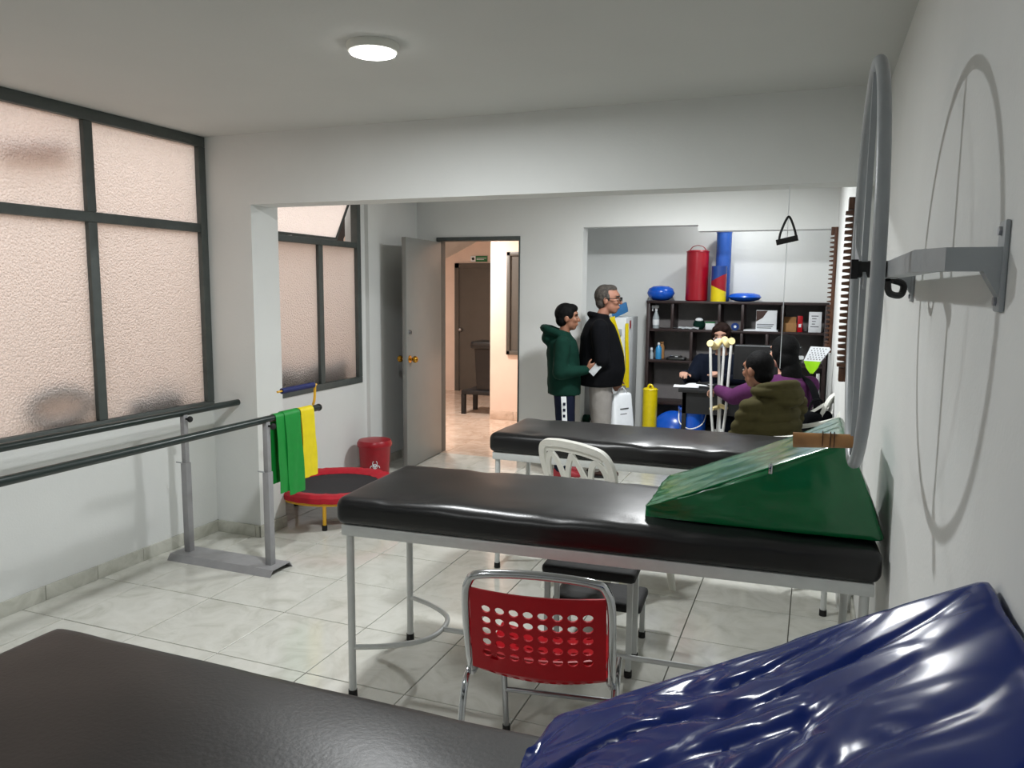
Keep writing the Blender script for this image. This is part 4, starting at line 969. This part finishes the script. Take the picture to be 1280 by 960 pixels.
def person(label, loc, rz, J, s, skin, hair, hairfn, top, bottom, shoe, yaw=0., pitch=0., belly=0., topfn=None, hem=None, disp=None, chin=True, group=None, legs=True):
    t = thing('person', label, 'person', loc, rz, group)
    HR = Matrix.Rotation(yaw, 3, 'Z') @ Matrix.Rotation(pitch, 3, 'Y'); hc = Vector(J['head'])
    def h(x, y, z): return hc+HR @ (V(x, y, z)*s)
    def he(bm, c, r, seg=18, rows=12): ell(bm, h(*c), tuple(q*s for q in r), HR, seg, rows)
    b = BM()
    he(b, (-.008, 0, .022), (.096, .075, .096)); he(b, (.028, 0, -.055), (.062, .054, .058)); he(b, (.045, 0, -.088), (.036, .034, .026))
    he(b, (.07, 0, .035), (.024, .055, .024))
    caps(b, h(.088, 0, .008), h(.106, 0, -.026), .010*s, .014*s); he(b, (.086, 0, -.062), (.014, .024, .011))
    for q in (-1, 1): he(b, (-.006, q*.076, -.012), (.020, .010, .032)); he(b, (.066, q*.036, -.02), (.024, .022, .024))
    nb = Vector(J['neck']); caps(b, nb-V(0, 0, .03), h(-.012, 0, -.06), .052*s, .046*s)
    pel = Vector(J['pelvis']); che = nb-V(0, 0, .15*s); mid = (pel+che)/2
    loft(b, [(pel, .10*s, .15*s, (1, 0, 0), (0, 1, 0)), (mid, .095*s, .13*s, (1, 0, 0), (0, 1, 0)), (che, .10*s, .15*s, (1, 0, 0), (0, 1, 0)), (nb, .05*s, .06*s, (1, 0, 0), (0, 1, 0))])
    for q in 'LR':
        S_, E_, W_ = (Vector(J[k+q]) for k in ('sh', 'el', 'wr'))
        caps(b, S_, E_, .044*s, .036*s); caps(b, E_, W_, .036*s, .025*s)
        hd = Vector(J.get('hd'+q, W_-E_)); hn = Vector(J.get('hn'+q, (0, 0, -1))); hand(b, W_+hd.normalized()*.012, hd, hn, s*.98, J.get('curl'+q, .45), -1 if q == 'R' else 1)
        if legs:
            Hp, K_, A_ = (Vector(J[k+q]) for k in ('hip', 'kn', 'an'))
            caps(b, Hp, K_, .075*s, .05*s); caps(b, K_, A_, .048*s, .034*s)
    body = obj('body', fuse(b, .0075, 2), skin, t, ang=80)
    for q in (-1, 1):
        b = BM(); he(b, (.0835, q*.033, .002), (.0075, .0125, .006), 10, 8); obj('eye', b, 'eye_white', body)
        b = BM(); he(b, (.0905, q*.033, .002), (.003, .007, .007), 10, 8); obj('iris', b, 'hair_black', body)
        b = BM(); tube(b, catmull([h(.090, q*.015, .024), h(.090, q*.035, .030), h(.074, q*.056, .024)], 3), .0042*s, 6); obj('eyebrow', b, hair, body)
    b = BM(); hairfn(b, he, h, s); obj('hair', fuse(b, .008, 2), hair, t, ang=80)
    # clothes
    b = BM(); hz = hem if hem is not None else pel.z-.06
    bt = V(pel.x, pel.y, hz); e = .028*s
    sh = (Vector(J['shL'])-Vector(J['shR'])).length/2
    loft(b, [(bt, .125*s+e+belly*.7, .155*s+e+belly*.5, (1, 0, 0), (0, 1, 0)), (bt+(mid-bt)*.5+V(belly*.3, 0, 0), .125*s+e+belly, .158*s+e+belly*.7, (1, 0, 0), (0, 1, 0)), (mid+V(belly*.3, 0, 0), .12*s+e+belly*.8, .155*s+e+belly*.5, (1, 0, 0), (0, 1, 0)),
             (che, .12*s+e+belly*.2, sh+.005, (1, 0, 0), (0, 1, 0)), (nb-V(0, 0, .06*s), .095*s+e, sh-.01, (1, 0, 0), (0, 1, 0)), (nb-V(0, 0, .01*s), .06*s+e*.8, .075*s+e, (1, 0, 0), (0, 1, 0))], 24)
    for q in 'LR':
        S_, E_, W_ = (Vector(J[k+q]) for k in ('sh', 'el', 'wr')); caps(b, S_, E_, .060*s+e*.5, .053*s+e*.4); caps(b, E_, W_, .052*s+e*.4, .036*s+e*.3)
        caps(b, S_, nb-V(0, 0, .04*s), .055*s+e*.5, .05*s)
    if topfn: topfn(b, h, s, nb, J)
    obj('jacket', fuse(b, .0125, 3, disp), top, t, ang=80)
    if legs:
        b = BM(); loft(b, [(pel-V(0, 0, .07*s), .11*s+.01, .15*s+.01, (1, 0, 0), (0, 1, 0)), (pel+V(0, 0, .05*s), .11*s+.012, .15*s+.012, (1, 0, 0), (0, 1, 0))])
        for q in 'LR':
            Hp, K_, A_ = (Vector(J[k+q]) for k in ('hip', 'kn', 'an')); caps(b, Hp, K_, .092*s+.008, .07*s+.01); caps(b, K_, A_+V(0, 0, .02), .068*s+.01, .058*s+.008)
            if abs(Hp.z-K_.z) < .2: caps(b, pel, Hp, .10*s, .09*s)
        obj('trousers', fuse(b, .0125, 3, lambda p: .004*N3(p, 14)), bottom, t, ang=80)
        for q in 'LR':
            A_ = Vector(J['an'+q]); b = BM(); fd = Vector(J.get('ft'+q, (1, 0, 0)))
            sd = V(-fd.y, fd.x, 0); g = V(A_.x, A_.y, 0)
            loft(b, [(g+fd*x*s+V(0, 0, z), hz_, w2, (0, 0, 1), sd) for x, z, hz_, w2 in ((-.065, .045, .035, .026), (-.05, .05, .048, .036), (.0, .055, .055, .042), (.07, .045, .042, .046), (.13, .034, .031, .046), (.165, .03, .024, .034), (.18, .028, .012, .02))], 14)
            for v_ in b.verts: v_.co.z = max(.002, v_.co.z)
            so = obj('shoe', b, shoe, t)
            b = BM(); loft(b, [(g+fd*.05*s+V(0, 0, .001), .125*s, .05*s, fd, sd), (g+fd*.05*s+V(0, 0, .018), .125*s, .05*s, fd, sd)], 18); obj('sole', b, 'white_plastic' if shoe == 'shoe_red' else 'black_rubber', so)
    return t, h, HR
def hair_short(b, he, h, s):
    he(b, (-.018, 0, .036), (.101, .084, .096)); he(b, (-.045, 0, -.022), (.062, .074, .066)); he(b, (.03, 0, .08), (.064, .066, .044))
    for q in (-1, 1): he(b, (.022, q*.066, .03), (.026, .016, .04))
def hair_man(b, he, h, s):
    he(b, (-.030, 0, .030), (.086, .083, .092)); he(b, (-.048, 0, -.025), (.055, .072, .06)); he(b, (.012, 0, .085), (.06, .06, .036))
    for q in (-1, 1): he(b, (.005, q*.070, .012), (.022, .012, .035))
def hair_buzz(b, he, h, s):
    he(b, (-.016, 0, .032), (.097, .0805, .094)); he(b, (-.045, 0, -.028), (.056, .070, .06))
def hair_tied(b, he, h, s):
    he(b, (-.016, 0, .036), (.101, .085, .096)); he(b, (-.05, 0, -.02), (.06, .075, .07))
    for q in (-1, 1): he(b, (.042, q*.040, .074), (.052, .036, .030)); he(b, (.035, q*.066, .04), (.04, .018, .045)); he(b, (.012, q*.076, .0), (.018, .01, .05))
def hair_long(b, he, h, s):
    he(b, (-.022, 0, .034), (.106, .094, .1)); he(b, (-.055, 0, -.05), (.072, .09, .1)); he(b, (-.085, -.01, -.16), (.055, .085, .13)); he(b, (-.10, -.02, -.29), (.04, .07, .12))
    for q in (-1, 1): he(b, (-.02, q*.072, .0), (.045, .03, .06))

# boy in the green hoodie
def hood(b, h, s, nb, J):
    P = [nb+V(-.06+.10*math.cos(a), .105*math.sin(a), .025-.03*math.cos(a)) for a in [2*PI*k/20 for k in range(20)]]
    tube(b, P, .034, 8, True); ell(b, nb+V(-.125, 0, -.03), (.055, .10, .06)); ell(b, nb+V(-.03, 0, -.02), (.09, .10, .05))
J = dict(head=(.015, 0, 1.335), neck=(-.02, 0, 1.195), pelvis=(0, 0, .77), shL=(-.02, .165, 1.125), shR=(-.02, -.165, 1.125), elL=(-.02, .20, .90), elR=(-.04, -.205, .895),
         wrL=(.175, .10, .93), wrR=(.165, -.14, .915), hipL=(0, .075, .74), hipR=(0, -.075, .74), knL=(.02, .085, .42), knR=(.01, -.085, .42), anL=(-.01, .085, .08), anR=(-.02, -.085, .08),
         hdR=(.8, .1, .35), hnR=(0, .8, .5), hdL=(.9, -.3, .1), hnL=(0, -.5, .8), curlR=.6, curlL=.5)
bf = FL(690, 592); BX, BY = PY(707, 400, 6.15).x, 6.15
tb, h, HR = person('boy in a dark green hoodie and striped navy track trousers', (BX, BY, 0), .30, J, .92, 'skin_tan', 'hair_black', hair_short, 'hoodie_green', 'track_navy', 'shoe_red', yaw=-.02, topfn=hood, hem=.70, disp=lambda p: .006*N3(p, 9)+.003*N3(p, 22))
b = BM(); ribbon(b, [V(-.005, -.187, .70), V(.002, -.178, .58), V(.01, -.172, .44), V(.0, -.162, .28), V(-.015, -.154, .12)], .042, .010, (0, 1, 0)); stp = obj('side_stripe', b, 'white_paper', tb)
for k in range(6): b = BM(); z = .64-.05*k; obox(b, (.001, -.193+.012*k*.5, z), ((1, 0, 0), (0, 1, 0), (0, 0, 1)), (.010, .002, .012)); obj('stripe_mark', b, 'track_navy', stp)
b = BM(); n = 6; vv = [[b.verts.new((.055*(i/n-.5), .006*math.sin(i*.9), .10*(j/n-.5))) for i in range(n+1)] for j in range(n+1)]
for j in range(n):
    for i in range(n): b.faces.new((vv[j][i], vv[j][i+1], vv[j+1][i+1], vv[j+1][i]))
bmesh.ops.solidify(b, geom=b.faces[:], thickness=.003)
o = obj('folded_paper', b, 'white_paper'); hp = V(BX, BY, 0)+rotz(V(.245, -.165, .925), .30); o.location = hp; o.rotation_euler = (0, .7, .2); tag(o, 'folded white paper held in the boy\'s hand', 'paper')

# man in the dark jacket
def collar(b, h, s, nb, J):
    tube(b, [nb+V(-.012+.075*math.cos(a), .085*math.sin(a), .018-.012*math.cos(a)) for a in [2*PI*k/20 for k in range(20)]], .022, 8, True)
J = dict(head=(.05, 0, 1.485), neck=(-.015, 0, 1.335), pelvis=(0, 0, .86), shL=(-.02, .195, 1.255), shR=(-.02, -.195, 1.255), elL=(-.01, .24, 1.0), elR=(.0, -.22, 1.0),
         wrL=(.07, .22, .80), wrR=(.11, .0, .83), hipL=(0, .09, .82), hipR=(0, -.09, .82), knL=(.01, .095, .45), knR=(.015, -.095, .45), anL=(-.02, .1, .08), anR=(-.02, -.1, .08),
         hdR=(.4, .1, -.9), hnR=(0, 1, 0), hdL=(.1, -.1, -.9), hnL=(0, -1, 0), curlR=.9, curlL=.6)
MX, MY, MR = PY(752, 400, 6.32).x, 6.32, .30
tm, h, HR = person('older man with glasses in a black jacket and grey trousers', (MX, MY, 0), MR, J, 1.02, 'skin', 'hair_grey', hair_man, 'jacket_black', 'trouser_grey', 'shoe_brown', yaw=-.22, pitch=.02, belly=.045, topfn=collar, hem=.77, disp=lambda p: .006*N3(p, 7))
b = BM(); tube(b, [V(-.012+.056*math.cos(a), .064*math.sin(a), 1.352-.012*math.cos(a)) for a in [2*PI*k/20 for k in range(20)]], .013, 8, True); obj('shirt_collar', b, 'white_paper', tm)
gl = bpy.data.objects.new('spectacles', None); COL.objects.link(gl); gl.parent = tm
for q in (-1, 1):
    b = BM(); tube(b, [h(.106, q*.034+.024*math.cos(a), .002+.018*math.sin(a)) for a in [2*PI*k/16 for k in range(16)]], .003, 6, True); obj('lens_rim', b, 'black_gloss', gl)
    b = BM(); tube(b, [h(.106, q*.058, .008), h(.06, q*.082, .010), h(-.01, q*.084, .006)], .003, 6); obj('temple', b, 'black_gloss', gl)
b = BM(); tube(b, [h(.106, -.01, .006), h(.110, 0, .009), h(.106, .01, .006)], .003, 6); obj('bridge', b, 'black_gloss', gl)
wpos = V(MX, MY, 0)+rotz(V(.18, .0, .745), MR)
tg = thing('tote_bag', 'white printed bag hanging from the man\'s hand', 'bag', (wpos.x, wpos.y+.01, .39), MR+.75)
b = BM(); rbox(b, (.115, .035, .155), .02, (10, 6, 12), lambda u, v, w_, p: V(p.x*(1-.08*w_), p.y*(1-.5*w_), p.z+.155+.004*N3(p, 25))); obj('bag_body', b, 'white_paper', tg)
for s in (-1, 1): b = BM(); tube(b, catmull([V(-.05, s*.012, .30), V(-.03, s*.008, .34), V(0, s*.004, .362), V(.03, s*.008, .34), V(.05, s*.012, .30)], 4), .006, 6, ry=.003); obj('bag_handle', b, 'white_paper', tg)
for k, (a, c) in enumerate(((-.05, .05), (-.05, .03), (-.05, .05))): b = BM(); box(b, a, c, -.0375, -.033, .09+.045*k, .096+.045*k); obj('print_line', b, 'black_matte', tg)

# masked person behind the desk
def vneck(b, h, s, nb, J): pass
NX, NY = PY(903, 420, 6.86).x, 6.86
nz = PY(903, 404, NY).z
d_ = nz-1.30
J = dict(head=(.05, 0, 1.185+d_), neck=(0, 0, 1.035+d_), pelvis=(-.04, 0, .53), shL=(-.01, .175, .965+d_), shR=(-.01, -.175, .965+d_), elL=(.10, .215, .80), elR=(.10, -.235, .80), wrL=(.40, .03, .86), wrR=(.36, -.24, .865),
         hipL=(0, .09, .50), hipR=(0, -.09, .50), knL=(.38, .11, .50), knR=(.38, -.11, .50), anL=(.36, .11, .08), anR=(.36, -.11, .08), hdR=(.8, .1, .25), hdL=(.7, .0, .5), curlR=.8, curlL=.7)
tn, h, HR = person('masked person in dark navy clothes seated behind the desk', (NX, NY, 0), -PI/2-.05, J, .95, 'skin_light', 'hair_brown', hair_tied, 'scrub_navy', 'scrub_navy', 'shoe_dark', pitch=.05, disp=lambda p: .004*N3(p, 10))
b = BM()
ell(b, h(.062, 0, -.045), (.055, .058, .046), HR, 20, 12); ell(b, h(.098, 0, -.028), (.022, .022, .028), HR)
mk = obj('face_mask', fuse(b, .006, 2), 'mask_white', tn, ang=80)
for q in (-1, 1): b = BM(); tube(b, [h(.06, q*.055, -.02), h(.01, q*.08, .0), h(-.012, q*.083, .004)], .0022, 5); obj('ear_loop', b, 'mask_white', mk)
tch = thing('office_chair', 'black office chair under the masked person', 'chair', (NX, NY+.05, 0))
b = BM(); rbox(b, (.21, .20, .03), .025, (6, 6, 3)); obj('seat', b, 'black_matte', tch).location = (0, 0, .40)
b = BM(); cyl(b, (0, 0, .06), (0, 0, .38), .025); obj('gas_lift', b, 'black_gloss', tch)
for k in range(5): a = 2*PI*k/5+.3; b = BM(); cyl(b, (0, 0, .08), (.2*math.cos(a), .2*math.sin(a), .05), .017, .012); ell(b, (.2*math.cos(a), .2*math.sin(a), .026), (.024, .024, .025)); obj('castor_leg', b, 'black_gloss', tch)

# person in the purple jacket
PX_, PY_, PR = PY(986, 440, 5.72).x, 5.72, 2.15
pz = PY(985, 421, 5.72).z; d_ = pz-1.25
J = dict(head=(.07, 0, 1.135+d_), neck=(.02, 0, .985+d_), pelvis=(-.06, 0, .52), shL=(.02, .175, .905+d_), shR=(.0, -.175, .905+d_), elL=(.26, .26, .80), elR=(.16, -.23, .72), wrL=(.52, .25, .815), wrR=(.36, -.05, .83),
         hipL=(0, .09, .50), hipR=(0, -.09, .50), knL=(.36, .12, .49), knR=(.36, -.12, .49), anL=(.30, .12, .08), anR=(.30, -.12, .08), hdL=(.9, .1, -.15), hdR=(.8, .5, .3), curlL=.7, curlR=.7)
tp, h, HR = person('person with long black hair in a purple jacket reaching to the desk', (PX_, PY_, 0), PR, J, .97, 'skin_light', 'hair_black', hair_long, 'jacket_purple', 'jacket_black', 'shoe_dark', yaw=.18, disp=lambda p: .005*N3(p, 11))
b = BM(); rbox(b, (.012, .03, .014), .008, (4, 4, 4)); o = obj('hair_clip', b, 'white_paper', tp); o.location = h(-.105, -.055, -.03)
b = BM(); tube(b, catmull([V(.05, -.10, .985), V(-.08, -.13, .93), V(-.17, -.13, .80), V(-.19, -.12, .62), V(-.16, -.12, .5)], 5), .034, 8, ry=.012); obj('dark_strap', b, 'jacket_black', tp)
b = BM(); rbox(b, (.10, .07, .16), .05, (8, 8, 8)); o = obj('shoulder_bag', b, 'jacket_black'); o.location = (.045, 5.53, .62); o.rotation_euler = (0, 0, .5)
tgb = thing('hand_bag', 'dark bag hanging on the chair back behind the purple jacket', 'bag', o.location, .5); o.parent = tgb; o.location = (0, 0, 0); o.rotation_euler = (0, 0, 0); o.name = 'bag_body'
b = BM(); tube(b, catmull([V(-.06, 0, .14), V(-.03, 0, .22), V(.03, 0, .22), V(.06, 0, .14)], 5), .008, 6); obj('bag_handle', b, 'jacket_black', tgb)

# seated person in the olive quilted jacket
OX, OY, OR = PY(971, 470, 5.12).x, 5.12, 2.45
oz = PY(947, 438, 5.12).z; d_ = oz-1.19
def puff_hood(b, h, s, nb, J):
    tube(b, [nb+V(-.03+.10*math.cos(a), .12*math.sin(a), .02-.02*math.cos(a)) for a in [2*PI*k/20 for k in range(20)]], .045, 8, True); ell(b, nb+V(-.10, -.02, -.02), (.085, .13, .065))
J = dict(head=(.10, .06, 1.065+d_), neck=(.02, .01, .93+d_), pelvis=(-.05, 0, .50), shL=(.02, .19, .835+d_), shR=(.0, -.19, .835+d_), elL=(.12, .21, .60), elR=(.12, -.24, .60), wrL=(.33, .08, .56), wrR=(.34, -.12, .56),
         hipL=(0, .09, .47), hipR=(0, -.09, .47), knL=(.38, .14, .48), knR=(.38, -.14, .48), anL=(.34, .14, .08), anR=(.34, -.14, .08), curlL=.6, curlR=.6)
to, h, HR = person('seated person with cropped black hair in an olive quilted jacket', (OX, OY, 0), OR, J, 1.0, 'skin_tan', 'hair_black', hair_buzz, 'puffer_olive', 'trouser_grey', 'shoe_dark', yaw=.05, pitch=.08, belly=.015, topfn=puff_hood, hem=.44,
                   disp=lambda p: .019*(abs(math.sin((p.z+.02*p.y)*PI/.07))**.6-.6)+.004*N3(p, 12))
ts = thing('round_stool', 'low round stool under the person in the olive jacket', 'stool', (OX+.02, OY-.03, 0))
b = BM(); lathe(b, [(.13, .34), (.155, .345), (.16, .37), (.15, .385), (.02, .39)], seg=28); obj('seat', b, 'black_vinyl', ts)
for k in range(4): a = PI/2*k+.4; b = BM(); cyl(b, (.17*math.cos(a), .17*math.sin(a), 0), (.11*math.cos(a), .11*math.sin(a), .345), .012); obj('leg', b, 'white_metal', ts)
